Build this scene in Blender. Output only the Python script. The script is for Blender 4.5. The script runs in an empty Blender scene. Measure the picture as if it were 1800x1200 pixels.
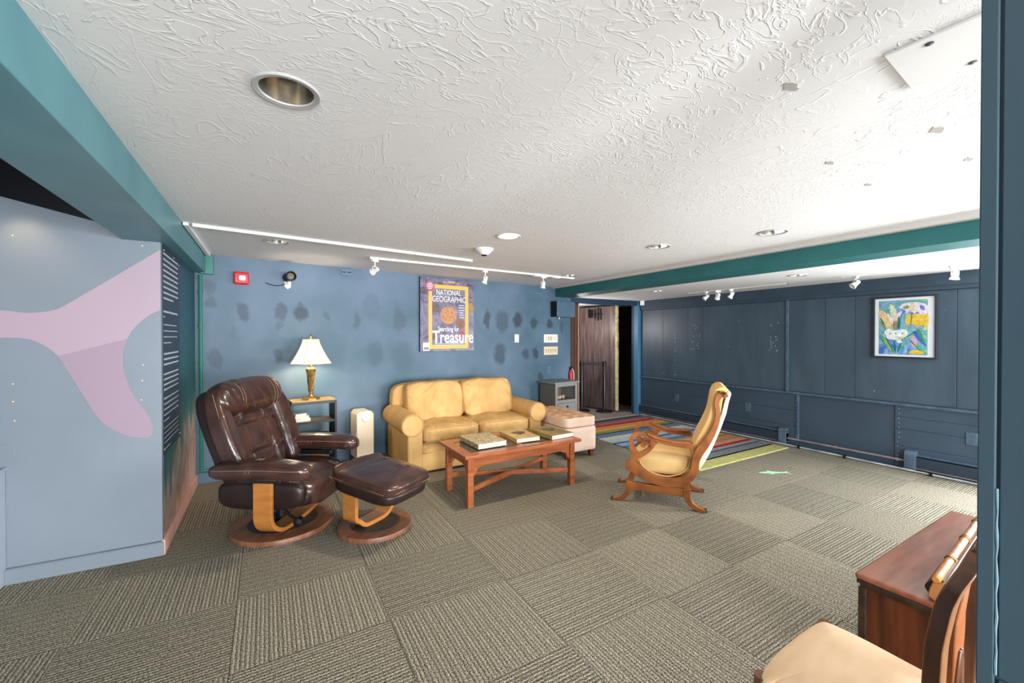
import bpy, bmesh, math, random
from math import sin, cos, pi, radians
from mathutils import Vector, Matrix, noise
random.seed(7)
SC = bpy.context.scene
COL = SC.collection

# ------------------------------------------------------------------ camera, world, lights, exposure
cd = bpy.data.cameras.new('camera'); cam = bpy.data.objects.new('camera', cd); COL.objects.link(cam)
cam.location = (0, 0, 1.4); cam.rotation_euler = (radians(90 - .46), 0, radians(-30.47))
cd.sensor_width = 36; cd.lens = 36 * 731 / 1800; cd.shift_y = -3.13 / 1800; cd.clip_start = .02
SC.camera = cam
vs = SC.view_settings
vs.view_transform = 'Standard'; vs.look = 'None'; vs.gamma = 1; vs.use_curve_mapping = False
vs.exposure = 0.68
SC.cycles.use_denoising = True
SC.cycles.sample_clamp_indirect = 4.0
SC.cycles.caustics_reflective = False; SC.cycles.caustics_refractive = False
SC.cycles.max_bounces = 8; SC.cycles.diffuse_bounces = 6

W = bpy.data.worlds.new('daylight'); SC.world = W; W.use_nodes = True
W.node_tree.nodes['Background'].inputs[0].default_value = (.75, .85, 1, 1)
W.node_tree.nodes['Background'].inputs[1].default_value = 1.2

def area(name, loc, rot, sx, sy, power, col, spread=180):
    l = bpy.data.lights.new(name, 'AREA'); l.shape = 'RECTANGLE'; l.size = sx; l.size_y = sy
    l.energy = power; l.color = col; l.spread = radians(spread)
    o = bpy.data.objects.new(name, l); COL.objects.link(o); o.location = loc; o.rotation_euler = rot
    return o
# daylight through the window in the right wall, the picture windows, plus soft fill added through an unseen opening behind the camera
area('window_and_fill_daylight', (5.98, .15, 1.05), (0, radians(84), 0), 1.4, 1.5, 165, (.92, .97, 1))
area('window_and_fill_daylight', (3.6, -4.52, 1.15), (radians(90), 0, 0), 3.2, 1.3, 300, (.93, .97, 1))
area('window_and_fill_daylight', (-.2, -4.52, 1.1), (radians(90), 0, 0), 2.2, 1.6, 330, (.97, .98, 1))  # soft fill for the whole room, added behind the camera

# ------------------------------------------------------------------ helpers
def lin(c): return tuple(((x / 255) / 12.92 if x / 255 <= .04045 else ((x / 255 + .055) / 1.055) ** 2.4) for x in c) + (1,)

def mat(name, col, rough=.6, metal=0, col2=None, vs_=6, stretch=(1, 1, 1), bump=0, bs=60, bstretch=None, spec=.4, coord='Object', detail=4, lo=.35, hi=.65, rand=0, coat=0, bdist=.002):
    m = bpy.data.materials.new(name); m.use_nodes = True; nt = m.node_tree; N = nt.nodes; L = nt.links
    b = N['Principled BSDF']; b.inputs['Base Color'].default_value = lin(col); b.inputs['Roughness'].default_value = rough
    b.inputs['Metallic'].default_value = metal; b.inputs['Specular IOR Level'].default_value = spec; b.inputs['Coat Weight'].default_value = coat
    if col2 is not None or bump or rand: tc = N.new('ShaderNodeTexCoord')
    out = None
    if col2 is not None:
        mp = N.new('ShaderNodeMapping'); mp.inputs['Scale'].default_value = stretch; L.new(tc.outputs[coord], mp.inputs[0])
        n = N.new('ShaderNodeTexNoise'); n.inputs['Scale'].default_value = vs_; n.inputs['Detail'].default_value = detail; L.new(mp.outputs[0], n.inputs['Vector'])
        r = N.new('ShaderNodeValToRGB'); r.color_ramp.elements[0].position = lo; r.color_ramp.elements[1].position = hi
        r.color_ramp.elements[0].color = lin(col); r.color_ramp.elements[1].color = lin(col2)
        L.new(n.outputs['Fac'], r.inputs[0]); out = r.outputs[0]
        L.new(out, b.inputs['Base Color'])
    if rand:
        oi = N.new('ShaderNodeObjectInfo'); mr = N.new('ShaderNodeMapRange'); mr.inputs[3].default_value = 1 - rand; mr.inputs[4].default_value = 1 + rand
        L.new(oi.outputs['Random'], mr.inputs[0]); hs = N.new('ShaderNodeHueSaturation')
        if out: L.new(out, hs.inputs['Color'])
        else: hs.inputs['Color'].default_value = lin(col)
        L.new(mr.outputs[0], hs.inputs['Value']); out = hs.outputs[0]; L.new(out, b.inputs['Base Color'])
    if bump:
        mp2 = N.new('ShaderNodeMapping'); mp2.inputs['Scale'].default_value = bstretch or stretch; L.new(tc.outputs[coord], mp2.inputs[0])
        n2 = N.new('ShaderNodeTexNoise'); n2.inputs['Scale'].default_value = bs; n2.inputs['Detail'].default_value = 3; L.new(mp2.outputs[0], n2.inputs['Vector'])
        bp = N.new('ShaderNodeBump'); bp.inputs['Strength'].default_value = bump; bp.inputs['Distance'].default_value = bdist
        L.new(n2.outputs['Fac'], bp.inputs['Height']); L.new(bp.outputs[0], b.inputs['Normal'])
    return m

def node_mat(name, rough=.6, spec=.4):
    m = bpy.data.materials.new(name); m.use_nodes = True; b = m.node_tree.nodes['Principled BSDF']
    b.inputs['Roughness'].default_value = rough; b.inputs['Specular IOR Level'].default_value = spec
    return m, m.node_tree.nodes, m.node_tree.links, b

def emis(name, col, s):
    m, N, L, b = node_mat(name); b.inputs['Base Color'].default_value = lin(col)
    b.inputs['Emission Color'].default_value = lin(col); b.inputs['Emission Strength'].default_value = s
    return m

class MB:
    def __init__(s): s.v = []; s.f = []; s.mi = []; s.M = None
    def add(s, vs, fs, mi=0, M=None):
        o = len(s.v)
        for p in vs:
            p = Vector(p)
            if M is not None: p = M @ p
            s.v.append(p)
        for f in fs: s.f.append(tuple(i + o for i in f)); s.mi.append(mi)
        return s
    def box(s, x0, x1, y0, y1, z0, z1, mi=0, M=None):
        vs = [(x0, y0, z0), (x1, y0, z0), (x1, y1, z0), (x0, y1, z0), (x0, y0, z1), (x1, y0, z1), (x1, y1, z1), (x0, y1, z1)]
        return s.add(vs, [(3, 2, 1, 0), (4, 5, 6, 7), (0, 1, 5, 4), (1, 2, 6, 5), (2, 3, 7, 6), (3, 0, 4, 7)], mi, M)
    def tube(s, path, r, n=8, mi=0, M=None, closed=False, up=None):
        P = [Vector(p) for p in path]; k = len(P); vs = []; fs = []
        rs = r if isinstance(r, (list, tuple)) else [r] * k
        prev = None
        for i in range(k):
            a = P[i - 1] if (i > 0 or closed) else P[i]; b = P[(i + 1) % k] if (i < k - 1 or closed) else P[i]
            t = (b - a).normalized()
            if prev is None:
                u = Vector(up) if up else (Vector((0, 0, 1)) if abs(t.z) < .9 else Vector((1, 0, 0)))
            else: u = prev
            u = (u - t * u.dot(t)).normalized(); prev = u; w = t.cross(u)
            rr = rs[i]; ra, rb = rr if isinstance(rr, tuple) else (rr, rr)
            for j in range(n):
                an = 2 * pi * j / n; vs.append(P[i] + w * (ra * cos(an)) + u * (rb * sin(an)))
        for i in range(k if closed else k - 1):
            for j in range(n):
                a = i * n + j; b = i * n + (j + 1) % n; c = ((i + 1) % k) * n + (j + 1) % n; d = ((i + 1) % k) * n + j
                fs.append((a, b, c, d))
        if not closed: fs.append(tuple(range(n - 1, -1, -1))); fs.append(tuple((k - 1) * n + j for j in range(n)))
        return s.add(vs, fs, mi, M)
    def lathe(s, prof, n=24, c=(0, 0, 0), mi=0, M=None, sx=1, sy=1, cap=True):
        vs = []; fs = []
        for (r, z) in prof:
            for j in range(n):
                an = 2 * pi * j / n; vs.append((c[0] + r * cos(an) * sx, c[1] + r * sin(an) * sy, c[2] + z))
        for i in range(len(prof) - 1):
            for j in range(n):
                fs.append((i * n + j, i * n + (j + 1) % n, (i + 1) * n + (j + 1) % n, (i + 1) * n + j))
        if cap:
            if prof[0][0] > 1e-6: fs.append(tuple(range(n - 1, -1, -1)))
            if prof[-1][0] > 1e-6: fs.append(tuple((len(prof) - 1) * n + j for j in range(n)))
        return s.add(vs, fs, mi, M)
    def prism(s, pts, y0, y1, mi=0, M=None):
        # outline in the local x-z plane, extruded along y
        n = len(pts); vs = [(p[0], y0, p[1]) for p in pts] + [(p[0], y1, p[1]) for p in pts]
        fs = [tuple(range(n)), tuple(range(2 * n - 1, n - 1, -1))] + [((i + 1) % n, i, n + i, n + (i + 1) % n) for i in range(n)]
        return s.add(vs, fs, mi, M)
    def strip(s, pts, y0, y1, mi=0, M=None, sub=5, cap=True):
        # pts: (x, z, width) smoothed centreline, swept into a flat board between y0 and y1
        P = cat(pts, sub); n = len(P); l = []; r = []
        for i in range(n):
            a = P[max(0, i - 1)]; b = P[min(n - 1, i + 1)]; d = Vector((b[0] - a[0], b[1] - a[1])).normalized()
            w = P[i][2] / 2; l.append((P[i][0] - d.y * w, P[i][1] + d.x * w)); r.append((P[i][0] + d.y * w, P[i][1] - d.x * w))
        vs = []; fs = []
        for i in range(n): vs += [(l[i][0], y0, l[i][1]), (r[i][0], y0, r[i][1]), (r[i][0], y1, r[i][1]), (l[i][0], y1, l[i][1])]
        for i in range(n - 1):
            a = 4 * i
            for j in range(4): fs.append((a + j, a + (j + 1) % 4, a + 4 + (j + 1) % 4, a + 4 + j))
        fs += [(3, 2, 1, 0), (4 * n - 4, 4 * n - 3, 4 * n - 2, 4 * n - 1)]
        return s.add(vs, fs, mi, M)
    def soft(s, c, h, k=5, n=10, fn=None, mi=0, M=None):
        # superellipsoid cushion: centre, half sizes, exponent
        idx = {}; vs = []; fs = []
        def vid(p):
            key = tuple(round(x * n) for x in p)
            if key not in idx:
                q = [max(-1, min(1, x)) for x in p]
                d = sum(abs(x) ** k for x in q) ** (1 / k)
                q = Vector((q[0] / d, q[1] / d, q[2] / d)); idx[key] = len(vs)
                w = Vector((c[0] + q.x * h[0], c[1] + q.y * h[1], c[2] + q.z * h[2]))
                if fn: w = fn(w, q)
                vs.append(w)
            return idx[key]
        for ax in range(3):
            for sg in (-1, 1):
                for i in range(n):
                    for j in range(n):
                        qd = []
                        for (a, b) in ((0, 0), (1, 0), (1, 1), (0, 1)):
                            p = [0, 0, 0]; p[ax] = sg; p[(ax + 1) % 3] = -1 + 2 * (i + a) / n; p[(ax + 2) % 3] = -1 + 2 * (j + b) / n
                            qd.append(vid(p))
                        fs.append(tuple(qd if sg > 0 else qd[::-1]))
        return s.add(vs, fs, mi, M)
    def build(s, name, mats, parent=None, smooth=30, bevel=0, seg=2):
        me = bpy.data.meshes.new(name); me.from_pydata([tuple(v) for v in s.v], [], s.f)
        if not isinstance(mats, (list, tuple)): mats = [mats]
        for m in mats: me.materials.append(m)
        me.polygons.foreach_set('material_index', s.mi)
        bm = bmesh.new(); bm.from_mesh(me); bmesh.ops.recalc_face_normals(bm, faces=bm.faces); bm.to_mesh(me); bm.free()
        if smooth:
            me.polygons.foreach_set('use_smooth', [True] * len(me.polygons)); me.set_sharp_from_angle(angle=radians(smooth))
        o = bpy.data.objects.new(name, me); COL.objects.link(o)
        if parent: o.parent = parent
        if bevel:
            bv = o.modifiers.new('bevel', 'BEVEL'); bv.width = bevel; bv.segments = seg; bv.limit_method = 'ANGLE'; bv.angle_limit = radians(40)
        return o

def cat(pts, sub):
    out = []; n = len(pts)
    for i in range(n - 1):
        p0 = pts[max(0, i - 1)]; p1 = pts[i]; p2 = pts[i + 1]; p3 = pts[min(n - 1, i + 2)]
        for k in range(sub):
            t = k / sub
            out.append(tuple(.5 * (2 * b + (c - a) * t + (2 * a - 5 * b + 4 * c - d) * t * t + (3 * b - a - 3 * c + d) * t ** 3) for a, b, c, d in zip(p0, p1, p2, p3)))
    out.append(tuple(pts[-1])); return out

def thing(name, label, cat_, loc=(0, 0, 0), rz=0, group=None):
    o = bpy.data.objects.new(name, None); COL.objects.link(o); o.empty_display_size = .1
    o.location = loc; o.rotation_euler = (0, 0, rz); o['label'] = label; o['category'] = cat_
    if group: o['group'] = group
    return o
def struct(o, label=None, category=None):
    o['kind'] = 'structure'
    if label: o['label'] = label
    if category: o['category'] = category
    return o
def dup(root, loc, rz, label, group=None):
    r = root.copy(); COL.objects.link(r); r.location = loc; r.rotation_euler = (0, 0, rz); r['label'] = label
    if group: r['group'] = group
    for ch in list(root.children):
        c = ch.copy(); COL.objects.link(c); c.parent = r
        for g in list(ch.children):
            d = g.copy(); COL.objects.link(d); d.parent = c
    return r
def text(name, body, size, m, parent, x, z, y, sx=1, align='CENTER', rot=0, ext=.0004, bold=0):
    cu = bpy.data.curves.new(name, 'FONT'); cu.body = body; cu.size = size; cu.align_x = align; cu.extrude = ext; cu.offset = bold; cu.resolution_u = 4
    t = bpy.data.objects.new(name, cu); me = bpy.data.meshes.new_from_object(t); bpy.data.objects.remove(t); me.name = name
    me.materials.clear(); me.materials.append(m)
    me.transform(Matrix.Translation((x, y, z)) @ Matrix.Rotation(radians(90), 4, 'X') @ Matrix.Rotation(rot, 4, 'Z') @ Matrix.Diagonal((sx, 1, 1, 1)))
    o = bpy.data.objects.new(name, me); COL.objects.link(o); o.parent = parent; return o
def RX(a): return Matrix.Rotation(a, 4, 'X')
def RY(a): return Matrix.Rotation(a, 4, 'Y')
def RZ(a): return Matrix.Rotation(a, 4, 'Z')
def T(x, y, z): return Matrix.Translation((x, y, z))
def nz(p, s=1): return noise.noise(Vector(p) * s)

# back wall frame (the old house is not square: this wall runs 6 degrees off)
BO = Vector((-.59, 4.889, 0)); TH = math.atan(.1056); BU = Vector((cos(TH), sin(TH), 0)); BN = Vector((BU.y, -BU.x, 0))
def bwp(a, off=0, z=0): return tuple(BO + BU * a + BN * off + Vector((0, 0, z)))
def bthing(name, label, cat_, a, off=0, z=0, group=None): return thing(name, label, cat_, bwp(a, off, z), TH, group)
XR = 5.80
def rthing(name, label, cat_, y, off=0, z=0, group=None): return thing(name, label, cat_, (XR - off, y, z), -pi / 2, group)

# ------------------------------------------------------------------ materials
M = {}
M['white'] = mat('white_paint', (236, 235, 233), .5)
M['black'] = mat('black_paint', (14, 14, 16), .45)
M['blackmetal'] = mat('black_metal', (22, 23, 26), .35, spec=.5)
M['chrome'] = mat('chrome', (210, 208, 200), .12, 1)
M['reflector'] = mat('bright_reflector', (232, 226, 214), .16, .92)
M['steel'] = mat('brushed_steel', (190, 190, 188), .32, 1)
M['teal'] = mat('teal_paint', (92, 142, 150), .42, col2=(84, 132, 141), vs_=3, bump=.06, bs=40)
M['tealgreen'] = mat('green_teal_paint', (44, 108, 108), .42, col2=(38, 98, 98), vs_=3, bump=.06, bs=40)
M['navy'] = mat('navy_trim_paint', (52, 69, 83), .42, col2=(46, 62, 75), vs_=5, bump=.15, bs=30)
M['navyrail'] = mat('worn_lit_navy_rail', (76, 94, 110), .4, col2=(58, 74, 90), vs_=9)  # scuffs and caught overhead light put into a paler navy
M['navypanel'] = mat('navy_grooved_panel', (52, 67, 80), .42, col2=(62, 79, 92), vs_=5, stretch=(1, 1, .3), bump=.5, bs=90, bstretch=(1, 1, .05), coord='Object', spec=.5)
M['navysmooth'] = mat('navy_smooth_panel', (54, 70, 85), .4, col2=(48, 63, 76), vs_=2, bump=.1, bs=14, spec=.5)
M['bluewallplain'] = mat('blue_wall_paint', (80, 106, 126), .5, col2=(74, 98, 118), vs_=4)
M['bluegrey'] = mat('blue_grey_wall', (124, 133, 143), .4, col2=(118, 128, 138), vs_=2, bump=.12, bs=120)
M['slate'] = mat('slate_blue_pillar_paint', (64, 86, 97), .45, col2=(58, 79, 90), vs_=4, stretch=(1, 1, .2), bump=.2, bs=40)
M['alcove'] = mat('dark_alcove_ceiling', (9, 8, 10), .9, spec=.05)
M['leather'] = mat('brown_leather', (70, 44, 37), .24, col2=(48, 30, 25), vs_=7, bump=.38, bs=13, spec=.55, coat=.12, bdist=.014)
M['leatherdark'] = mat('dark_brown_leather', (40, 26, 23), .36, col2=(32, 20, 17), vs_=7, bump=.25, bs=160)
M['stitch'] = mat('tan_stitching', (150, 118, 92), .7)
M['bent'] = mat('bent_plywood', (186, 122, 58), .4, col2=(168, 104, 46), vs_=5, stretch=(1, 1, 6), coat=.2)
M['discwood'] = mat('walnut_ring', (136, 90, 64), .42, col2=(106, 66, 44), vs_=7, stretch=(3, 1, 1))
M['discdark'] = mat('dark_disc', (48, 42, 40), .5, col2=(66, 58, 54), vs_=14)
M['sofa'] = mat('mustard_microfibre', (206, 168, 112), .85, col2=(194, 154, 98), vs_=5, bump=.2, bs=220, spec=.15)
M['sofacush'] = mat('mustard_cushion', (206, 168, 112), .85, col2=(192, 152, 96), vs_=5, bump=.75, bs=5.5, bstretch=(1.6, 1, 1), spec=.15, bdist=.05)
M['sofadark'] = mat('mustard_piping', (184, 144, 90), .85, spec=.15)
M['cherry'] = mat('cherry_wood', (172, 98, 56), .35, col2=(140, 72, 38), vs_=5, stretch=(.6, 6, 6), coat=.25)
M['glassdark'] = mat('table_glass', (84, 74, 62), .06, spec=.8)
M['rocker'] = mat('rocker_oak', (158, 94, 46), .38, col2=(118, 66, 30), vs_=8, stretch=(1, 4, 1), coat=.2)
M['rockerup'] = mat('gold_upholstery', (222, 184, 124), .8, col2=(212, 172, 110), vs_=4, bump=.15, bs=200, spec=.15)
M['rockerback'] = mat('cream_back_cloth', (238, 228, 206), .85, spec=.15)
M['pinkvelvet'] = mat('beige_pink_microfibre', (222, 196, 178), .85, col2=(214, 184, 164), vs_=6, bump=.15, bs=200, spec=.15)
M['pinktop'] = mat('tan_tufted_microfibre', (212, 170, 136), .85, col2=(198, 152, 116), vs_=6, bump=.15, bs=200, spec=.15)
M['mahogany'] = mat('mahogany_leg', (96, 42, 30), .4)
M['greypaint'] = mat('grey_painted_wood', (140, 140, 138), .5, col2=(130, 130, 128), vs_=8)
M['greyside'] = mat('grey_brown_side', (112, 104, 96), .55)
M['cream'] = mat('cream_enamel', (232, 216, 190), .4)
M['brass'] = mat('antique_brass', (182, 148, 88), .35, .85, col2=(120, 90, 44), vs_=40)
M['rackwood'] = mat('rack_top_wood', (190, 158, 100), .5, col2=(166, 132, 78), vs_=10)
M['paper'] = mat('book_pages', (232, 226, 210), .8)
M['paperwhite'] = mat('white_cover', (236, 232, 226), .6)
M['red'] = mat('red_plastic', (206, 40, 44), .4)
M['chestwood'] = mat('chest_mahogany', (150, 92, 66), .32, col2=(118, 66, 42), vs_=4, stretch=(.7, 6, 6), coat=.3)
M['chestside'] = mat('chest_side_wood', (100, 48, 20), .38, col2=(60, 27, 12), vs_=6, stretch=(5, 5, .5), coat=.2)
M['chestdark'] = mat('chest_dark_moulding', (66, 46, 32), .4, col2=(44, 30, 22), vs_=20)
M['chairwood'] = mat('chair_walnut', (112, 68, 40), .35, col2=(80, 46, 28), vs_=8, stretch=(3, 3, .8), coat=.25)
M['chairlight'] = mat('pale_walnut', (176, 118, 72), .4, col2=(150, 96, 56), vs_=8, coat=.2)
M['seatcloth'] = mat('pale_peach_seat_cloth', (230, 198, 164), .8, col2=(222, 188, 152), vs_=5, stretch=(1, 4, 1), bump=.1, bs=160, spec=.2)
M['bamboo'] = mat('bamboo_turned_wood', (196, 128, 56), .3, col2=(160, 94, 36), vs_=10, coat=.3)
M['copper'] = mat('dull_copper_pipe', (150, 132, 134), .45, .3, col2=(120, 104, 108), vs_=8)
M['pipewhite'] = mat('pale_pipe_paint', (168, 174, 176), .5, col2=(120, 128, 134), vs_=6)
M['conduit'] = mat('green_conduit_paint', (36, 116, 102), .35)
M['plank'] = mat('weathered_plank', (108, 92, 88), .36, col2=(74, 61, 60), vs_=7, stretch=(3, 3, .35), bump=.4, bs=40, bstretch=(3, 3, .3))
M['foam'] = mat('yellowed_edge', (206, 196, 142), .8, col2=(160, 148, 100), vs_=18)
M['brownwood'] = mat('brown_casing', (92, 56, 40), .5, col2=(70, 40, 28), vs_=6, stretch=(4, 4, .4))
M['tan'] = mat('tan_strip', (170, 140, 108), .6)
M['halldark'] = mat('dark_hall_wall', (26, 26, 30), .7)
M['hallfloor'] = mat('worn_grey_board', (142, 134, 126), .6, col2=(116, 108, 102), vs_=10, bump=.2, bs=30)
M['fish'] = mat('pale_green_fish', (168, 226, 176), .7)
M['shark'] = mat('pink_mauve_paint', (166, 146, 158), .45)
M['sharkdark'] = mat('mauve_paint', (152, 131, 146), .45)
M['pin'] = mat('brass_pin', (226, 204, 150), .4, .4)
M['signnavy'] = mat('navy_sign', (38, 52, 70), .4)
M['signtext'] = mat('sign_white', (186, 192, 202), .6)
M['ivory'] = mat('ivory_plastic', (226, 214, 178), .4)
M['almond'] = mat('almond_switch', (206, 182, 150), .45)
M['bulb'] = emis('lit_lens', (255, 244, 225), 6)
M['shade'] = None

# stuccoed ceiling
def ceiling_mat():
    m, N, L, b = node_mat('trowelled_ceiling', .75, .2)
    g = N.new('ShaderNodeNewGeometry')
    n0 = N.new('ShaderNodeTexNoise'); n0.inputs['Scale'].default_value = 1.1; n0.inputs['Detail'].default_value = 2; L.new(g.outputs['Position'], n0.inputs['Vector'])
    def ridge(sc, dist, st, w):
        mp = N.new('ShaderNodeMapping'); mp.inputs['Scale'].default_value = st; mp.inputs['Rotation'].default_value = (0, 0, .5 + sc * .1); L.new(g.outputs['Position'], mp.inputs[0])
        n = N.new('ShaderNodeTexNoise'); n.inputs['Scale'].default_value = sc; n.inputs['Detail'].default_value = 3; n.inputs['Distortion'].default_value = dist; L.new(mp.outputs[0], n.inputs['Vector'])
        r = N.new('ShaderNodeValToRGB'); e = r.color_ramp.elements; e[0].position = .5 - w; e[1].position = .5 + w * 1.6; e[0].color = (0, 0, 0, 1); e[1].color = (0, 0, 0, 1)
        x = r.color_ramp.elements.new(.5); x.color = (1, 1, 1, 1); L.new(n.outputs['Fac'], r.inputs[0]); return r.outputs[0]
    a = ridge(8, 1.4, (1, .45, 1), .02); c = ridge(17, 1.2, (.5, 1, 1), .03); d = ridge(26, 2.2, (1, 1, 1), .035)
    def msk(o, lo, hi):
        n = N.new('ShaderNodeMapRange'); n.inputs[1].default_value = lo; n.inputs[2].default_value = hi; L.new(n0.outputs['Fac'], n.inputs[0])
        k = N.new('ShaderNodeMath'); k.operation = 'MULTIPLY'; L.new(o, k.inputs[0]); L.new(n.outputs[0], k.inputs[1]); return k.outputs[0]
    s1 = N.new('ShaderNodeMath'); s1.operation = 'ADD'; L.new(msk(a, .44, .56), s1.inputs[0]); L.new(msk(c, .54, .40), s1.inputs[1])
    s2 = N.new('ShaderNodeMath'); s2.operation = 'ADD'; L.new(s1.outputs[0], s2.inputs[0]); L.new(msk(d, .54, .64), s2.inputs[1])
    bp = N.new('ShaderNodeBump'); bp.inputs['Strength'].default_value = .36; bp.inputs['Distance'].default_value = .003
    L.new(s2.outputs[0], bp.inputs['Height']); L.new(bp.outputs[0], b.inputs['Normal'])
    b.inputs['Base Color'].default_value = lin((234, 232, 231)); return m
M['ceiling'] = ceiling_mat()

# back wall paint with the darker scrubbed and patched blotches
def back_wall_mat():
    m, N, L, b = node_mat('patched_blue_wall', .5, .35)
    tc = N.new('ShaderNodeTexCoord')
    n = N.new('ShaderNodeTexNoise'); n.inputs['Scale'].default_value = 1.3; n.inputs['Detail'].default_value = 3; L.new(tc.outputs['Object'], n.inputs['Vector'])
    r = N.new('ShaderNodeValToRGB'); r.color_ramp.elements[0].position = .35; r.color_ramp.elements[1].position = .7
    r.color_ramp.elements[0].color = lin((70, 98, 114)); r.color_ramp.elements[1].color = lin((103, 122, 143)); L.new(n.outputs['Fac'], r.inputs[0])
    nd = N.new('ShaderNodeTexNoise'); nd.inputs['Scale'].default_value = 9; nd.inputs['Detail'].default_value = 3; L.new(tc.outputs['Object'], nd.inputs['Vector'])
    sb = N.new('ShaderNodeVectorMath'); sb.operation = 'SUBTRACT'; L.new(nd.outputs['Color'], sb.inputs[0]); sb.inputs[1].default_value = (.5, .5, .5)
    sc = N.new('ShaderNodeVectorMath'); sc.operation = 'SCALE'; L.new(sb.outputs[0], sc.inputs[0]); sc.inputs['Scale'].default_value = .12
    ad = N.new('ShaderNodeVectorMath'); ad.operation = 'ADD'; L.new(tc.outputs['Object'], ad.inputs[0]); L.new(sc.outputs[0], ad.inputs[1])
    P = [(.114, 1.86, .05, .09, .35), (.127, 1.73, .05, .05, .45), (.384, 1.64, .05, .09, .6), (.718, 1.66, .055, .09, .6), (.70, 1.50, .035, .06, .3), (.912, 1.65, .06, .09, .9), (1.162, 1.63, .04, .05, .4),
         (1.494, 1.59, .04, .10, .45), (.156, 1.19, .06, .10, .6), (.696, 1.2, .045, .075, .75), (1.71, 1.2, .09, .14, .35), (1.65, 1.75, .1, .16, .22), (2.0, 1.60, .08, .13, .35),
         (3.28, 1.64, .05, .13, .85), (3.54, 1.62, .12, .16, .6), (3.82, 1.64, .085, .11, .95), (4.13, 1.61, .065, .09, .85), (4.45, 1.60, .055, .07, .85), (4.71, 1.55, .04, .09, .5),
         (3.50, 1.15, .10, .15, .75), (3.98, 1.13, .065, .08, .75), (4.17, 1.14, .05, .08, .9), (4.26, .78, .055, .06, .75), (.3, 1.45, .03, .05, .2), (2.05, 1.15, .14, .18, .2)]
    last = None
    for (x, z, rx, rz, s) in P:
        a = N.new('ShaderNodeVectorMath'); a.operation = 'SUBTRACT'; L.new(ad.outputs[0], a.inputs[0]); a.inputs[1].default_value = (x, 0, z)
        q = N.new('ShaderNodeVectorMath'); q.operation = 'MULTIPLY'; L.new(a.outputs[0], q.inputs[0]); q.inputs[1].default_value = (1 / rx, 0, 1 / rz)
        l = N.new('ShaderNodeVectorMath'); l.operation = 'LENGTH'; L.new(q.outputs[0], l.inputs[0])
        mr = N.new('ShaderNodeMapRange'); mr.inputs[1].default_value = 1.25; mr.inputs[2].default_value = .75; mr.inputs[3].default_value = 0; mr.inputs[4].default_value = s; L.new(l.outputs['Value'], mr.inputs[0])
        if last is None: last = mr.outputs[0]
        else:
            mx = N.new('ShaderNodeMath'); mx.operation = 'MAXIMUM'; L.new(last, mx.inputs[0]); L.new(mr.outputs[0], mx.inputs[1]); last = mx.outputs[0]
    mix = N.new('ShaderNodeMix'); mix.data_type = 'RGBA'; L.new(last, mix.inputs[0]); L.new(r.outputs[0], mix.inputs[6]); mix.inputs[7].default_value = lin((50, 64, 78))
    L.new(mix.outputs[2], b.inputs['Base Color'])
    n2 = N.new('ShaderNodeTexNoise'); n2.inputs['Scale'].default_value = 25; L.new(tc.outputs['Object'], n2.inputs['Vector'])
    bp = N.new('ShaderNodeBump'); bp.inputs['Strength'].default_value = .15; bp.inputs['Distance'].default_value = .003; L.new(n2.outputs['Fac'], bp.inputs['Height']); L.new(bp.outputs[0], b.inputs['Normal'])
    return m
M['backwall'] = back_wall_mat()

# photo mural of a shoal: navy water down to teal and pink sand
def mural_mat():
    m, N, L, b = node_mat('underwater_mural', .4, .4)
    g = N.new('ShaderNodeNewGeometry'); sx = N.new('ShaderNodeSeparateXYZ'); L.new(g.outputs['Position'], sx.inputs[0])
    mp = N.new('ShaderNodeMapping'); mp.inputs['Scale'].default_value = (1, 5, 1.1); L.new(g.outputs['Position'], mp.inputs[0])
    n = N.new('ShaderNodeTexNoise'); n.inputs['Scale'].default_value = 2.4; n.inputs['Detail'].default_value = 5; L.new(mp.outputs[0], n.inputs['Vector'])
    k = N.new('ShaderNodeMath'); k.operation = 'MULTIPLY_ADD'; L.new(n.outputs['Fac'], k.inputs[0]); k.inputs[1].default_value = .9; L.new(sx.outputs['Z'], k.inputs[2])
    y = N.new('ShaderNodeMath'); y.operation = 'MULTIPLY_ADD'; L.new(sx.outputs['Y'], y.inputs[0]); y.inputs[1].default_value = -.28; L.new(k.outputs[0], y.inputs[2])
    r = N.new('ShaderNodeValToRGB'); e = r.color_ramp.elements
    mr = N.new('ShaderNodeMapRange'); mr.inputs[1].default_value = -.9; mr.inputs[2].default_value = 1.7; L.new(y.outputs[0], mr.inputs[0]); L.new(mr.outputs[0], r.inputs[0])
    e[0].position = 0; e[0].color = lin((216, 172, 158)); e[1].position = 1; e[1].color = lin((34, 60, 84))
    for p, c in ((.12, (214, 176, 166)), (.19, (150, 118, 112)), (.25, (176, 160, 148)), (.31, (84, 112, 110)), (.38, (44, 104, 104)), (.6, (36, 88, 102))):
        x = e.new(p); x.color = lin(c)
    L.new(r.outputs[0], b.inputs['Base Color']); return m
M['mural'] = mural_mat()

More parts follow.
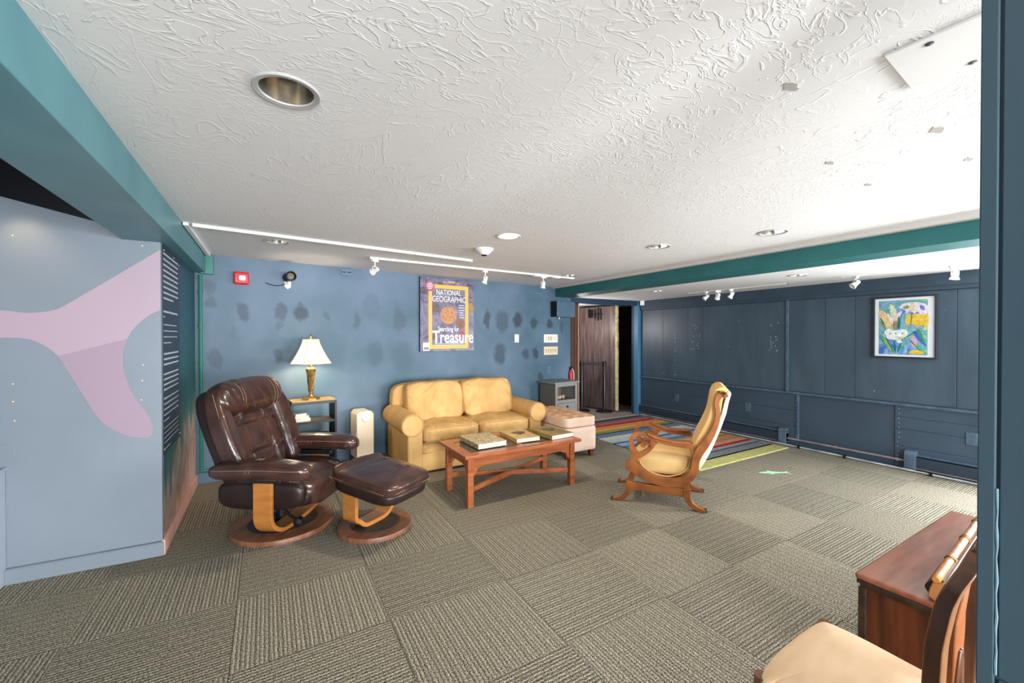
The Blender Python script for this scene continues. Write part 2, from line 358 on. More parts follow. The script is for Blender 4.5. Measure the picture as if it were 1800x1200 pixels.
# carpet tiles: ribs along world x or y, quarter turned
def carpet_mat(name, ax, k_=1):
    m, N, L, b = node_mat(name, .95, .1)
    g = N.new('ShaderNodeNewGeometry'); oi = N.new('ShaderNodeObjectInfo')
    w = N.new('ShaderNodeTexWave'); w.wave_type = 'BANDS'; w.bands_direction = ax; w.wave_profile = 'SIN'; w.inputs['Scale'].default_value = 17.5; w.inputs['Distortion'].default_value = 1.1; w.inputs['Detail'].default_value = 2; w.inputs['Detail Scale'].default_value = 3
    L.new(g.outputs['Position'], w.inputs['Vector'])
    w2 = N.new('ShaderNodeTexWave'); w2.bands_direction = ax; w2.inputs['Scale'].default_value = 6.1; w2.inputs['Distortion'].default_value = 1; L.new(g.outputs['Position'], w2.inputs['Vector'])
    n = N.new('ShaderNodeTexNoise'); n.inputs['Scale'].default_value = 160; n.inputs['Detail'].default_value = 1; L.new(g.outputs['Position'], n.inputs['Vector'])
    nc = N.new('ShaderNodeMapRange'); nc.inputs[1].default_value = .28; nc.inputs[2].default_value = .72; L.new(n.outputs['Fac'], nc.inputs[0])
    n2 = N.new('ShaderNodeTexNoise'); n2.inputs['Scale'].default_value = 4; L.new(g.outputs['Position'], n2.inputs['Vector'])
    r = N.new('ShaderNodeValToRGB'); e = r.color_ramp.elements; e[0].position = .0; e[1].position = .38; e[0].color = lin(tuple(c * k_ for c in (95, 91, 79))); e[1].color = lin(tuple(c * k_ for c in (143, 136, 120))); L.new(w.outputs['Fac'], r.inputs[0])
    mx = N.new('ShaderNodeMix'); mx.data_type = 'RGBA'; mx.blend_type = 'OVERLAY'; mx.inputs[0].default_value = 1; L.new(r.outputs[0], mx.inputs[6]); L.new(nc.outputs[0], mx.inputs[7])
    mr = N.new('ShaderNodeMapRange'); mr.inputs[3].default_value = .91; mr.inputs[4].default_value = 1.09; L.new(oi.outputs['Random'], mr.inputs[0])
    m2 = N.new('ShaderNodeMapRange'); m2.inputs[3].default_value = .88; m2.inputs[4].default_value = 1.1; L.new(w2.outputs['Fac'], m2.inputs[0])
    k = N.new('ShaderNodeMath'); k.operation = 'MULTIPLY'; L.new(mr.outputs[0], k.inputs[0]); L.new(m2.outputs[0], k.inputs[1])
    hs = N.new('ShaderNodeHueSaturation'); L.new(mx.outputs[2], hs.inputs['Color']); L.new(k.outputs[0], hs.inputs['Value']); L.new(hs.outputs[0], b.inputs['Base Color'])
    a = N.new('ShaderNodeMath'); a.operation = 'MULTIPLY_ADD'; L.new(n.outputs['Fac'], a.inputs[0]); a.inputs[1].default_value = .7; L.new(w.outputs['Fac'], a.inputs[2])
    bp = N.new('ShaderNodeBump'); bp.inputs['Strength'].default_value = .7; bp.inputs['Distance'].default_value = .004; L.new(a.outputs[0], bp.inputs['Height']); L.new(bp.outputs[0], b.inputs['Normal'])
    return m
M['carpet_x'] = carpet_mat('carpet_ribs_across', 'Y', .95); M['carpet_y'] = carpet_mat('carpet_ribs_lengthwise', 'X', 1.0)  # ribs-across tiles tinted darker, painting in the shade seen along the ribs
# ------------------------------------------------------------------ the room shell
def plane_holes(name, rect, z, holes, m, top):
    # a slab: underside with round holes for the recessed lights, closed by sides and a top
    bm = bmesh.new(); x0, x1, y0, y1 = rect
    def loop(pts):
        vs = [bm.verts.new(p) for p in pts]
        for i in range(len(vs)): bm.edges.new((vs[i], vs[(i + 1) % len(vs)]))
        return vs
    o = loop([(x0, y0, z), (x1, y0, z), (x1, y1, z), (x0, y1, z)])
    for (hx, hy, r) in holes: loop([(hx + r * cos(2 * pi * i / 28), hy + r * sin(2 * pi * i / 28), z) for i in range(28)])
    bmesh.ops.triangle_fill(bm, use_beauty=True, edges=bm.edges[:])
    t = [bm.verts.new((v.co.x, v.co.y, top)) for v in o]
    for i in range(4): bm.faces.new((o[i], o[(i + 1) % 4], t[(i + 1) % 4], t[i]))
    bm.faces.new(t)
    me = bpy.data.meshes.new(name); bm.to_mesh(me); bm.free(); me.materials.append(m)
    ob = bpy.data.objects.new(name, me); COL.objects.link(ob); return struct(ob)

CANS = [(.057, 1.51, .098), (.068, 3.935, .098), (1.622, 2.81, .092), (2.928, 2.468, .095), (3.266, 1.70, .1), (3.334, 4.229, .09)]
CANSLOW = [(4.69, 3.979, .085), (4.726, 2.212, .085)]
ceil = plane_holes('ceiling', (-.62, 3.97, -4.6, 5.7), 2.18, [(x, y, r * .82) for x, y, r in CANS], M['ceiling'], 2.45)
ceil_low = plane_holes('ceiling', (3.97, 6.0, -4.6, 5.5), 2.032, [(x, y, r * .82) for x, y, r in CANSLOW], M['ceiling'], 2.45)
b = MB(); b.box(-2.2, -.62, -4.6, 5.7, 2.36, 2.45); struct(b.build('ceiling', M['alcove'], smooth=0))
# ceiling scars
sc_m = mat('bare_plaster_scar', (176, 170, 164), .8)
for (x, y, r) in [(1.413, .683, .035), (2.18, .891, .028), (2.665, .918, .028), (2.183, .544, .038), (2.668, .563, .03)]:
    q = MB(); q.prism([(r * (1 + .3 * sin(3.1 * i + x * 9)) * cos(i * pi / 6), .45 * r * (1 + .35 * sin(2.3 * i)) * sin(i * pi / 6)) for i in range(12)], 0, .0015, M=T(x, y, 2.1785) @ RX(pi / 2) @ Matrix.Identity(4))
    q.build('plaster_scar', sc_m, ceil, smooth=0)
# floor slab and carpet tiles
b = MB(); b.box(-2.2, 6.0, -4.6, 5.75, -.12, -.006); floor = struct(b.build('floor', mat('subfloor', (96, 90, 78), .9), smooth=0))
CX = [-2.12, -1.46, -.80, -.143, .516, 1.174, 1.834, 2.45, 3.065, 3.675, 4.27, 4.83, 5.38, 5.80]
CY = [-4.735, -4.168, -3.601, -3.034, -2.467, -1.9, -1.334, -.767, -.2, .364, .931, 1.498, 2.068, 2.632, 3.2, 3.77, 4.34, 4.9, 5.27]
def yback(x): return BO.y + (x - BO.x) * .1056
for i in range(len(CX) - 1):
    for j in range(len(CY) - 1):
        x0, x1, y0, y1 = CX[i], CX[i + 1], CY[j], CY[j + 1]
        if (x0 + x1) / 2 < -1.3 and y0 > 3.4: continue
        if y0 > yback(x1) : continue
        par = (i + j) % 2 == 0
        g = .0003; h = random.uniform(-.0005, .0005); c = .0012
        q = MB(); a0, a1, b0, b1 = x0 + g, x1 - g, y0 + g, min(y1, 5.27) - g
        q.add([(a0, b0, -.006), (a1, b0, -.006), (a1, b1, -.006), (a0, b1, -.006), (a0 + c, b0 + c, h), (a1 - c, b0 + c, h), (a1 - c, b1 - c, h), (a0 + c, b1 - c, h)],
              [(4, 5, 6, 7), (0, 1, 5, 4), (1, 2, 6, 5), (2, 3, 7, 6), (3, 0, 4, 7)])
        q.build('carpet_tile', M['carpet_x'] if par else M['carpet_y'], floor, smooth=0)
# back wall: local x runs along it
b = MB(); b.box(-.1, 4.915, 0, .16, 0, 2.4)
wb = b.build('wall_back', [M['backwall']], smooth=0); wb.location = BO; wb.rotation_euler = (0, 0, TH); struct(wb)
b = MB(); b.box(0, 4.9, -.014, 0, 0, .105); o = b.build('baseboard_back', M['bluewallplain'], smooth=0, bevel=.004); o.location = BO; o.rotation_euler = (0, 0, TH); struct(o)
# left mural wall, front panel and low wall
b = MB(); b.box(-.75, -.587, 3.45, 4.95, 0, 2.1); wl = struct(b.build('wall_left', M['mural'], smooth=0))
b = MB(); b.box(-.587, -.57, 3.42, 4.87, 0, .095); struct(b.build('baseboard_left', mat('pink_sand_baseboard', (222, 178, 164), .5, col2=(204, 156, 142), vs_=9), smooth=0, bevel=.003))
FA = radians(-2.84)
def fp(a, off=0, z=0): return (-.587 + a * cos(FA) + off * sin(FA), 3.425 + a * sin(FA) - off * cos(FA), z)
fpan = MB(); fpan.prism([(-1.0, 0), (0, 0), (0, 2.1), (-.20, 2.07), (-.70, 2.185), (-1.0, 2.25)], .012, .05); fpan = fpan.build('wall_front_panel', M['bluegrey'], smooth=0); fpan.location = fp(0); fpan.rotation_euler = (0, 0, FA); struct(fpan)
b = MB(); b.box(-.69, .012, -.012, .012, 0, .088); b.box(-.69, .012, -.016, .012, .078, .083); o = b.build('baseboard_front', M['bluegrey'], smooth=0); o.location = fp(0); o.rotation_euler = (0, 0, FA); struct(o)
b = MB(); b.box(-1.62, -1.278, 2.2, 3.47, 0, .645); b.box(-1.63, -1.27, 2.2, 3.475, .645, .66); struct(b.build('wall_low', mat('pale_blue_grey_paint', (164, 172, 186), .5), smooth=0, bevel=.004))
b = MB(); b.box(-2.2, -2.1, -4.6, 5.7, -.1, 2.45); struct(b.build('wall_far_left', mat('dim_grey_wall', (120, 128, 138), .7), smooth=0))
# mural shark tail on the front panel (flat print)
def bez(pts, sub=8): return [(p[0], p[1]) for p in cat(pts, sub)]
up_edge = bez([(-.98, 1.52), (-.85, 1.545), (-.70, 1.546), (-.60, 1.535), (-.50, 1.55), (-.44, 1.585)], 5) + [(-.0015, 1.954)]
lo_edge = [(-.0015, 1.567)] + bez([(-.03, 1.555), (-.085, 1.51), (-.14, 1.44), (-.165, 1.385)], 5)
low_l = bez([(-.474, 1.285), (-.53, 1.345), (-.60, 1.385), (-.70, 1.392), (-.85, 1.37), (-.98, 1.34)], 5)
q = MB(); q.prism(up_edge + lo_edge + low_l, .0108, .0119); o = q.build('mural_tail', M['shark'], fpan, smooth=0)
fin = bez([(-.165, 1.385), (-.185, 1.30), (-.182, 1.19), (-.15, 1.06), (-.10, .96), (-.06, .88), (-.045, .80), (-.065, .762), (-.12, .765), (-.20, .80), (-.30, .90), (-.40, 1.12), (-.474, 1.285)], 6)
q = MB(); q.prism(fin, .0108, .0119); q.build('mural_tail_fin', M['sharkdark'], fpan, smooth=0)
q = MB()
for (a, z) in [(-.655, 1.97), (-.09, 1.97), (-.66, 1.13), (-.66, 1.03), (-.655, .92), (-.09, 1.22), (-.095, 1.12), (-.1, 1.0)]: q.lathe([(.004, 0), (.004, .004), (0, .005)], 8, M=T(a, .012, z) @ RX(pi / 2))
o = q.build('brass_pin', M['pin'], fpan, smooth=0); o['kind'] = 'stuff'
q = MB(); q.box(-.9, -.655, .009, .012, .665, .79); q.build('cover_plate', M['bluegrey'], fpan, bevel=.002)
# beams
b = MB(); b.box(-.775, -.50, -4.6, 4.93, 2.0, 2.4); struct(b.build('trim_1', M['teal'], smooth=0, bevel=.004))
b = MB(); b.box(3.962, 4.30, -4.6, 5.42, 2.03, 2.4); struct(b.build('trim_2', M['tealgreen'], smooth=0, bevel=.004))
b = MB(); b.box(3.90, 3.962, -4.6, 5.38, 2.155, 2.2); struct(b.build('trim_3', mat('off_white_cove', (200, 196, 192), .7), smooth=0, bevel=.006))
# right wall with its window opening beyond the pillar
b = MB(); b.box(XR + .012, 6.0, .95, 5.36, 0, 2.4); b.box(XR + .012, 6.0, -4.6, -.65, 0, 2.4); b.box(XR + .012, 6.0, -.65, .95, 0, .32); b.box(XR + .012, 6.0, -.65, .95, 1.8, 2.4)
wr = struct(b.build('wall_right', M['navy'], smooth=0))
b = MB()
for y in (-.65, -.12, .42, .91): b.box(XR + .05, XR + .1, y, y + .04, .32, 1.8)
for z in (.32, 1.05, 1.76): b.box(XR + .052, XR + .098, -.61, .91, z, z + .04)
struct(b.build('window_1', M['white'], smooth=0))
seams = [.95, 1.296, 2.112, 2.411, 2.831, 3.231, 4.047, 4.31, 4.799, 5.30]
for y0, y1 in zip(seams, seams[1:]):
    q = MB(); q.box(XR, XR + .013, y0 + .002, y1 - .002, .70, 1.86); q.build('plywood_panel', M['navypanel'], wr, smooth=0, bevel=.002)
for y0, y1 in ((2.70, 3.5), (3.5, 4.4), (4.4, 5.30)):
    for z0, z1 in ((.02, .25), (.252, .455), (.457, .665)):
        q = MB(); q.box(XR - .004, XR + .012, y0, y1 - .002, z0, z1); q.build('wall_board', M['navysmooth'], wr, smooth=0, bevel=.002)
q = MB(); q.box(XR + .006, XR + .013, 1.76, 2.69, .02, .665); q.build('flat_panel', M['navysmooth'], wr, smooth=0)
for z0, z1 in ((.02, .235), (.237, .42), (.422, .545), (.547, .665)):
    q = MB(); q.box(XR - .004, XR + .012, .95, 1.755, z0, z1); q.build('wall_board', M['navysmooth'], wr, smooth=0, bevel=.002)
q = MB()
for y in (1.725, 2.72, 5.27):
    for k in range(12): q.lathe([(.0045, 0), (.003, .003), (0, .0035)], 6, M=T(XR - .004, y + random.uniform(-.008, .008), .08 + k * .05) @ RY(-pi / 2))
o = q.build('nail_head', mat('pale_nail', (170, 184, 196), .4), wr, smooth=0); o['kind'] = 'stuff'
def rtrim(n, x, y0, y1, z0, z1, m=None, bev=.003):
    b = MB(); b.box(XR - x, XR + .02, y0, y1, z0, z1); struct(b.build('trim_%d' % n, m or M['navy'], smooth=0, bevel=bev))
rtrim(4, .03, .95, 5.28, .666, .694, M['navyrail']); rtrim(5, .018, 2.815, 2.845, .69, 1.87, M['navyrail']); rtrim(6, .014, 2.69, 2.715, .1, .668, M['navyrail'])
rtrim(7, .035, .95, 5.28, 1.905, 2.034); rtrim(8, .022, .95, 5.28, 1.862, 1.908); rtrim(9, .02, .95, 5.28, -.01, .02)
b = MB(); b.box(5.725, 5.80, 5.28, 5.38, 0, 2.04); struct(b.build('trim_10', mat('light_blue_post', (66, 112, 142), .4), smooth=0, bevel=.005))
# ragged carpet edge / dark filler along the right wall
# header and hall beyond the opening
b = MB()
h0, h1 = Vector((4.30, 5.405, 0)), Vector((5.80, 5.30, 0)); d = (h1 - h0).normalized(); n = Vector((-d.y, d.x, 0))
for (z0, z1) in ((1.95, 2.40),):
    c = [h0, h1, h1 + n * .13, h0 + n * .13]; b.add([(p.x, p.y, z0) for p in c] + [(p.x, p.y, z1) for p in c], [(3, 2, 1, 0), (4, 5, 6, 7), (0, 1, 5, 4), (1, 2, 6, 5), (2, 3, 7, 6), (3, 0, 4, 7)])
struct(b.build('trim_11', mat('deep_blue_header', (20, 50, 74), .45), smooth=0, bevel=.004))
b = MB(); b.box(3.7, 7.2, 5.27, 8.2, -.12, -.003); hf = struct(b.build('floor', M['hallfloor'], smooth=0))
b = MB(); b.box(4.4, 5.75, 5.262, 5.28, -.01, .003); struct(b.build('trim_12', mat('pale_threshold', (190, 190, 184), .5), smooth=0))
b = MB(); b.box(3.7, 7.2, 5.62, 8.2, 2.005, 2.4); struct(b.build('ceiling', M['white'], smooth=0))
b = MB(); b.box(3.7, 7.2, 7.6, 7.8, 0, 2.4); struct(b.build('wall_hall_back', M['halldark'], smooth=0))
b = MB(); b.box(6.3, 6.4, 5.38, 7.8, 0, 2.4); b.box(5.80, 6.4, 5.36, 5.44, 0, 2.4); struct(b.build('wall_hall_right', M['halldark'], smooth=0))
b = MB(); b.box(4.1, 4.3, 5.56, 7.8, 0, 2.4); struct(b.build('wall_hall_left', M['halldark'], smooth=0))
b = MB(); b.box(4.36, 4.42, 5.46, 5.52, 0, 1.95); b.box(4.43, 4.50, 5.46, 5.53, 0, 1.95); struct(b.build('trim_13', M['brownwood'], smooth=0, bevel=.004))
b = MB(); b.box(4.51, 4.532, 5.47, 5.52, 0, 1.95); struct(b.build('trim_14', M['tan'], smooth=0))
b = MB(); b.box(5.735, 5.775, 5.385, 5.44, 0, 1.95); struct(b.build('trim_15', mat('dark_blue_jamb', (36, 46, 66), .5), smooth=0))
hl = bpy.data.lights.new('hall_lamp', 'POINT'); hl.energy = 22; hl.color = (1, .93, .9); hl.shadow_soft_size = .12; o = bpy.data.objects.new('hall_lamp', hl); COL.objects.link(o); o.location = (4.75, 5.85, 1.55)
# walls behind the camera, with window openings and a gap for the added fill
b = MB(); b.box(1.3, 6.0, -4.6, -4.48, 0, .48); b.box(1.3, 6.0, -4.6, -4.48, 1.82, 2.4); b.box(1.3, 1.98, -4.6, -4.48, .48, 1.82); b.box(5.22, 6.0, -4.6, -4.48, .48, 1.82); b.box(-2.2, -1.32, -4.6, -4.48, 0, 2.4); b.box(.92, 1.3, -4.6, -4.48, 0, 2.4)
struct(b.build('wall_near', M['bluewallplain'], smooth=0))
# near pillar / door casing on the right edge of the picture: a short wall end facing left
PX = 1.08
b = MB(); b.box(PX, PX + .09, -.35, .213, 0, 2.18); b.box(PX + .0, PX + .1, .19, .213, 0, 2.18)
pil = struct(b.build('wall_pillar', M['slate'], smooth=0, bevel=.002))
q = MB(); q.box(PX - .008, PX, .192, .2135, 0, 2.18); q.build('corner_bead', M['slate'], pil, smooth=0, bevel=.002)
q = MB(); q.box(PX - .004, PX, -.35, .1885, .0, .812); q.build('lower_panel', M['slate'], pil, smooth=0, bevel=.002)
q = MB(); q.box(PX - .004, PX, -.35, .1885, .816, 2.18); q.build('upper_panel', M['slate'], pil, smooth=0, bevel=.002)

# planked door standing open in the opening
dn, df = Vector((5.60, 5.68, 0)), Vector((5.425, 6.50, 0)); dd = (df - dn).normalized(); dw = (df - dn).length
dr = bpy.data.objects.new('door_1', None); COL.objects.link(dr); dr.location = dn; dr.rotation_euler = (0, 0, math.atan2(dd.y, dd.x)); struct(dr, 'open weathered plank door standing in the far doorway', 'door')
fr = [0, .16, .30, .44, .58, .74, .88, 1]
for i in range(7):
    q = MB(); y = random.uniform(0, .004); q.box(fr[i] * dw + .003, fr[i + 1] * dw - .003, .02 - .0 + y, .045 + y, .02, 1.965); q.build('plank', M['plank'], dr, smooth=0, bevel=.004)
q = MB(); q.box(0.0, dw, -.02, .02, .02, 1.965); q.build('door_core', M['brownwood'], dr, smooth=0)
q = MB()
for k in range(24):
    z = .02 + k * .081; w = random.uniform(0, .008); q.box(-.02 - w, .0, -.025, .043, z, z + .081)
q.build('door_edge', M['foam'], dr, smooth=0)
q = MB(); q.box(.30, .34, .047, .06, 1.72, 1.94); q.box(.37, .39, .047, .062, 1.70, 1.95); q.box(.43, .455, .047, .06, 1.74, 1.93); q.tube([(.28, .06, 1.83), (.48, .06, 1.83)], .012, 8); q.box(.50, .60, .047, .07, 1.76, 1.92); q.tube([(.55, .075, 1.80), (.53, .085, 1.84), (.55, .075, 1.88)], .01)
q.build('slide_bolt', M['black'], dr)
# ------------------------------------------------------------------ fixtures on ceiling and walls
def downlight(x, y, z, r, label, lit=False, h=.11):
    t = thing('recessed_downlight', label, 'ceiling light', (x, y, z), 0, 'recessed ceiling lights')
    q = MB(); q.lathe([(r * .80, .0), (r * .82, -.004), (r * .97, -.006), (r, -.003), (r, .002), (r * .80, .002)], 36, cap=False); q.build('trim_ring', mat('satin_ring', (186, 186, 184), .35, .2) if not lit else M['white'], t)
    q = MB(); q.lathe([(r * .8, 0), (r * .78, h * .3), (r * .68, h * .65), (r * .5, h), (0, h)], 36, cap=False); q.build('reflector', M['reflector'] if not lit else M['white'], t)
    if lit:
        q = MB(); q.lathe([(0, .006), (r * .6, .008), (r * .78, .015)], 28, cap=False); q.build('lens', M['bulb'], t)
    else:
        q = MB(); q.lathe([(0, h * .45), (.022, h * .5), (.032, h * .7), (.025, h)], 16, cap=False); q.build('bulb', M['white'], t)
DL = ['large steel recessed downlight nearest the camera in the stuccoed ceiling', 'recessed downlight behind the white raceway near the back left corner',
      'lit white recessed downlight beside the smoke detector', 'small recessed downlight in the middle of the right half of the main ceiling',
      'steel recessed downlight close to the teal beam at right', 'recessed downlight by the end of the white lighting track']
for i, (x, y, r) in enumerate(CANS): downlight(x, y, 2.18, r, DL[i], i == 2, .11 if i else .15)
for (x, y, r), lb in zip(CANSLOW, ['recessed downlight in the low ceiling near the far doorway', 'recessed downlight in the low ceiling nearer the flower painting']): downlight(x, y, 2.032, r, lb)
sp = bpy.data.lights.new('downlight_lamp', 'SPOT'); sp.energy = 62; sp.color = (1, .88, .70); sp.spot_size = radians(150); sp.spot_blend = .5; sp.shadow_soft_size = .05
o = bpy.data.objects.new('downlight_lamp', sp); COL.objects.link(o); o.location = (1.622, 2.81, 2.165)
t = thing('smoke_detector', 'round white smoke detector on the ceiling behind the lit downlight', 'smoke detector', (1.67, 3.33, 2.18))
q = MB(); q.lathe([(.082, 0), (.082, -.012), (.07, -.022)], 30); q.build('base', M['white'], t)
q = MB(); q.lathe([(.068, -.022), (.05, -.042), (.03, -.055), (0, -.056)], 30); q.build('dome', M['white'], t)
q = MB(); q.lathe([(.031, -.053), (.022, -.062), (0, -.063)], 16); q.build('sensor', M['black'], t)
t = thing('ceiling_panel', 'white access panel screwed to the ceiling at upper right', 'access panel', (1.62, .25, 2.1795), radians(4))
q = MB(); q.box(-.132, .132, -.30, .235, -.007, 0); q.build('panel', mat('white_panel', (226, 224, 222), .75, spec=.2), t, smooth=0, bevel=.002)
for (x, y) in ((-.10, .15), (.105, .10)):
    q = MB(); q.lathe([(.009, -.007), (.009, -.009), (0, -.010)], 12, c=(x, y, 0)); q.build('screw', M['black'], t)
# surface raceways and lighting tracks
t = thing('surface_raceway', 'long white surface raceway across the ceiling parallel to the back wall', 'raceway', (-.445, 3.605, 2.1795))
q = MB(); v = Vector((2.245, .26, 0)); q.box(0, v.length, -.016, .016, -.022, 0, M=RZ(math.atan2(v.y, v.x))); q.build('channel', M['white'], t, smooth=0, bevel=.004)
t = thing('surface_raceway', 'short white surface raceway beside the left teal beam', 'raceway', (-.478, 3.58, 2.1795))
q = MB(); q.box(-.016, .016, 0, 1.28, -.022, 0); q.build('channel', M['white'], t, smooth=0, bevel=.004)

def head_parts(t, x, y, z, aim, tilt, s=1.0, long=.0):
    h = bpy.data.objects.new('lamp_head', None); COL.objects.link(h); h.parent = t; h.location = (x, y, z); h.rotation_euler = (0, 0, aim)
    q = MB(); q.box(-.045 * s, .045 * s, -.016 * s, .016 * s, -.03 * s, 0); q.tube([(0, 0, -.03 * s), (0, 0, -.05 * s - long)], .008 * s); q.build('adapter', M['white'], h, bevel=.003)
    zz = -.05 * s - long
    q = MB(); q.tube([(-.034 * s, 0, zz - .05 * s), (-.034 * s, 0, zz - .008 * s), (-.02 * s, 0, zz), (.02 * s, 0, zz), (.034 * s, 0, zz - .008 * s), (.034 * s, 0, zz - .05 * s)], (.005 * s), 6); q.build('yoke', M['white'], h)
    mm = T(0, 0, zz - .05 * s) @ RX(tilt)
    q = MB(); q.lathe([(.012 * s, .06 * s), (.022 * s, .055 * s), (.026 * s, .02 * s), (.03 * s, -.01 * s), (.045 * s, -.045 * s), (.042 * s, -.048 * s), (.026 * s, -.012 * s), (0, -.006 * s)], 18, M=mm); q.build('lamp_can', M['white'], h)
    return h
t = thing('lighting_track', 'white lighting track with three spot heads along the back wall ceiling', 'track light', (.87, 4.235, 2.1795))
TA = math.atan2(.125, 2.65)
q = MB(); q.box(0, 2.65, -.017, .017, -.02, 0, M=RZ(TA)); q.build('track', M['white'], t, smooth=0, bevel=.003)
q = MB(); q.box(1.98, 2.20, -.03, .02, -.032, 0, M=RZ(TA)); q.box(2.3, 2.40, -.024, .024, -.03, 0, M=RZ(TA)); q.build('feed_box', M['white'], t, bevel=.003)
for a, tl, am in ((.05, 1.3, .5), (1.30, .45, .5), (2.14, .3, 0)):
    p = RZ(TA) @ Vector((a, 0, -.02)); head_parts(t, p.x, p.y, p.z, am, tl, .8, .03)
for k, (x, y0, y1, hs, lb) in enumerate([(5.32, 2.62, 3.95, (3.66, 3.48, 3.29), 'slim lighting track with three white spot heads over the dark panelled wall'),
                                         (5.30, 1.15, 2.05, (1.93, 1.20), 'slim lighting track with two white spot heads above the flower painting')]):
    t = thing('lighting_track', lb, 'track light', (x, y0, 2.032))
    q = MB(); q.box(-.012, .012, 0, y1 - y0, -.008, 0); q.build('track', M['white'], t, smooth=0, bevel=.002)
    for i, yy in enumerate(hs): head_parts(t, 0, yy - y0, -.006, (.9, -.6, .2)[i] if k == 0 else (.9, -.8)[i], (.9, .8, .6)[i] if k == 0 else (.9, .25)[i], .8)
t = thing('junction_box', 'small white box at the corner of the low ceiling above the blue post', 'box', (5.74, 5.2, 2.032))
q = MB(); q.box(-.02, .03, -.03, .03, -.08, 0); q.build('case', M['white'], t, bevel=.003)

# fire alarm
t = bthing('fire_alarm', 'red fire alarm strobe high on the back wall at left', 'fire alarm', .37, 0, 1.975)
q = MB(); q.box(-.064, .064, -.03, 0, -.062, .062); q.build('back_box', M['red'], t, bevel=.006)
q = MB(); q.soft((0, -.04, 0), (.06, .02, .058), 7, 8); q.build('cover', M['red'], t)
q = MB(); q.soft((.005, -.062, -.002), (.03, .014, .026), 4, 8); q.build('strobe_lens', mat('clear_lens', (228, 228, 232), .15), t)
for k, ch in enumerate('FIRE'): text('lettering', ch, .016, M['signtext'], t, -.047, .024 - k * .02, -.0605, 1)
for k, ch in enumerate('FIRE'): text('lettering', ch, .013, M['signtext'], t, .046, .024 - k * .018, -.0605, 1)
# security camera
t = bthing('security_camera', 'black bullet security camera on a white bracket beside the fire alarm', 'camera', .78, 0, 1.97)
q = MB(); q.prism([(-.03, .01), (-.03, -.05), (0, -.075), (.03, -.05), (.03, .01)], -.012, 0); q.tube([(0, -.01, -.02), (0, -.06, .0)], .012); q.build('bracket', M['white'], t, bevel=.002)
mm = T(.0, -.055, .045) @ RX(radians(84)) @ RY(radians(14))
q = MB(); q.lathe([(.03, -.05), (.046, -.03), (.048, .05), (.05, .075), (.042, .078), (.038, .06), (.0, .058)], 24, M=mm); q.build('housing', M['black'], t)
q = MB(); q.lathe([(.036, .0585), (.03, .064), (.012, .066), (0, .07)], 20, M=mm); q.build('lens_ring', mat('lens_grey', (120, 108, 98), .3), t)
q = MB(); q.tube(cat([(-.02, -.01, -.02), (-.08, -.02, -.045), (-.15, -.015, -.04), (-.20, -.002, -.02)], 6), .004, 6); q.build('cable', M['black'], t)
# vent plate, switches, outlets
def plate(t, w, h, m, d=.008):
    q = MB(); q.box(-w / 2, w / 2, -d, 0, -h / 2, h / 2); return q.build('plate', m, t, bevel=.003)
M['plateblue'] = mat('painted_plate', (88, 116, 138), .4); M['slot'] = mat('slot_dark', (30, 36, 42), .5)
t = bthing('electrical_plate', 'blue painted double plate high on the back wall under the ceiling', 'plate', 1.376, 0, 2.127)
plate(t, .122, .07, M['plateblue'])
for x in (-.03, .03):
    q = MB(); q.box(x - .02, x + .02, -.0095, -.008, -.006, .006); q.build('slot', M['slot'], t)
t = bthing('wall_switch', 'single white blank switch plate right of the magazine poster', 'switch', 3.80, 0, 1.37)
plate(t, .08, .122, M['white']); q = MB(); q.box(-.016, .016, -.012, -.008, -.033, .033); q.build('rocker', M['white'], t, bevel=.002)
for zz, mm, lb in ((1.367, M['white'], 'upper five gang white switch plate by the doorway'), (1.174, M['ivory'], 'lower five gang ivory switch plate by the doorway')):
    t = bthing('switch_plate', lb, 'switch', 4.474, 0, zz); plate(t, .29, .13, mm, .012)
    for k in range(5):
        q = MB(); x = -.1 + k * .05; q.box(x - .017, x + .017, -.015, -.012, -.034, .034); q.box(x - .005, x + .005, -.024, -.015, .0, .014); q.build('toggle', M['almond'] if (k in (1, 2) or mm is M['ivory']) else M['cream'], t, bevel=.001)
def outlet(t, mp):
    plate(t, .078, .12, mp)
    for z in (-.026, .026):
        q = MB(); q.lathe([(.017, 0), (.017, .002), (0, .002)], 16, M=T(0, -.008, z) @ RX(pi / 2)); q.build('receptacle', mp, t)
        q = MB(); q.box(-.008, -.005, -.0108, -.0098, z - .006, z + .006); q.box(.005, .008, -.0108, -.0098, z - .006, z + .006); q.build('slot', M['slot'], t)
t = bthing('wall_outlet', 'blue painted outlet low on the back wall above the grey nightstand', 'outlet', 4.435, 0, .87); outlet(t, M['plateblue'])
for y, z, lb in ((4.51, .39, 'navy outlet in the lower panelling nearest the blue corner post'), (3.337, .412, 'navy outlet in the lower panelling behind the rocking chair back'), (1.19, .42, 'navy outlet in the lower panelling beside the near pillar')):
    t = rthing('wall_outlet', lb, 'outlet', y, .004, z); outlet(t, mat('navy_plate', (70, 88, 104), .35))
# speaker box
t = bthing('wall_box', 'blue painted box mounted under the beam beside the doorway', 'box', 4.67, 0, 1.825)
q = MB(); q.box(-.195, .195, -.15, 0, -.12, .125); q.build('case', M['bluewallplain'], t, bevel=.004)
q = MB(); q.box(-.197, -.194, -.145, -.005, -.115, .12); q.build('shaded_side', M['black'], t)  # black sheet that paints the shade on the box's left side
q = MB(); q.tube([(-.04, -.03, -.12), (-.04, -.03, -.15)], .01); q.build('cable_stub', M['white'], t)
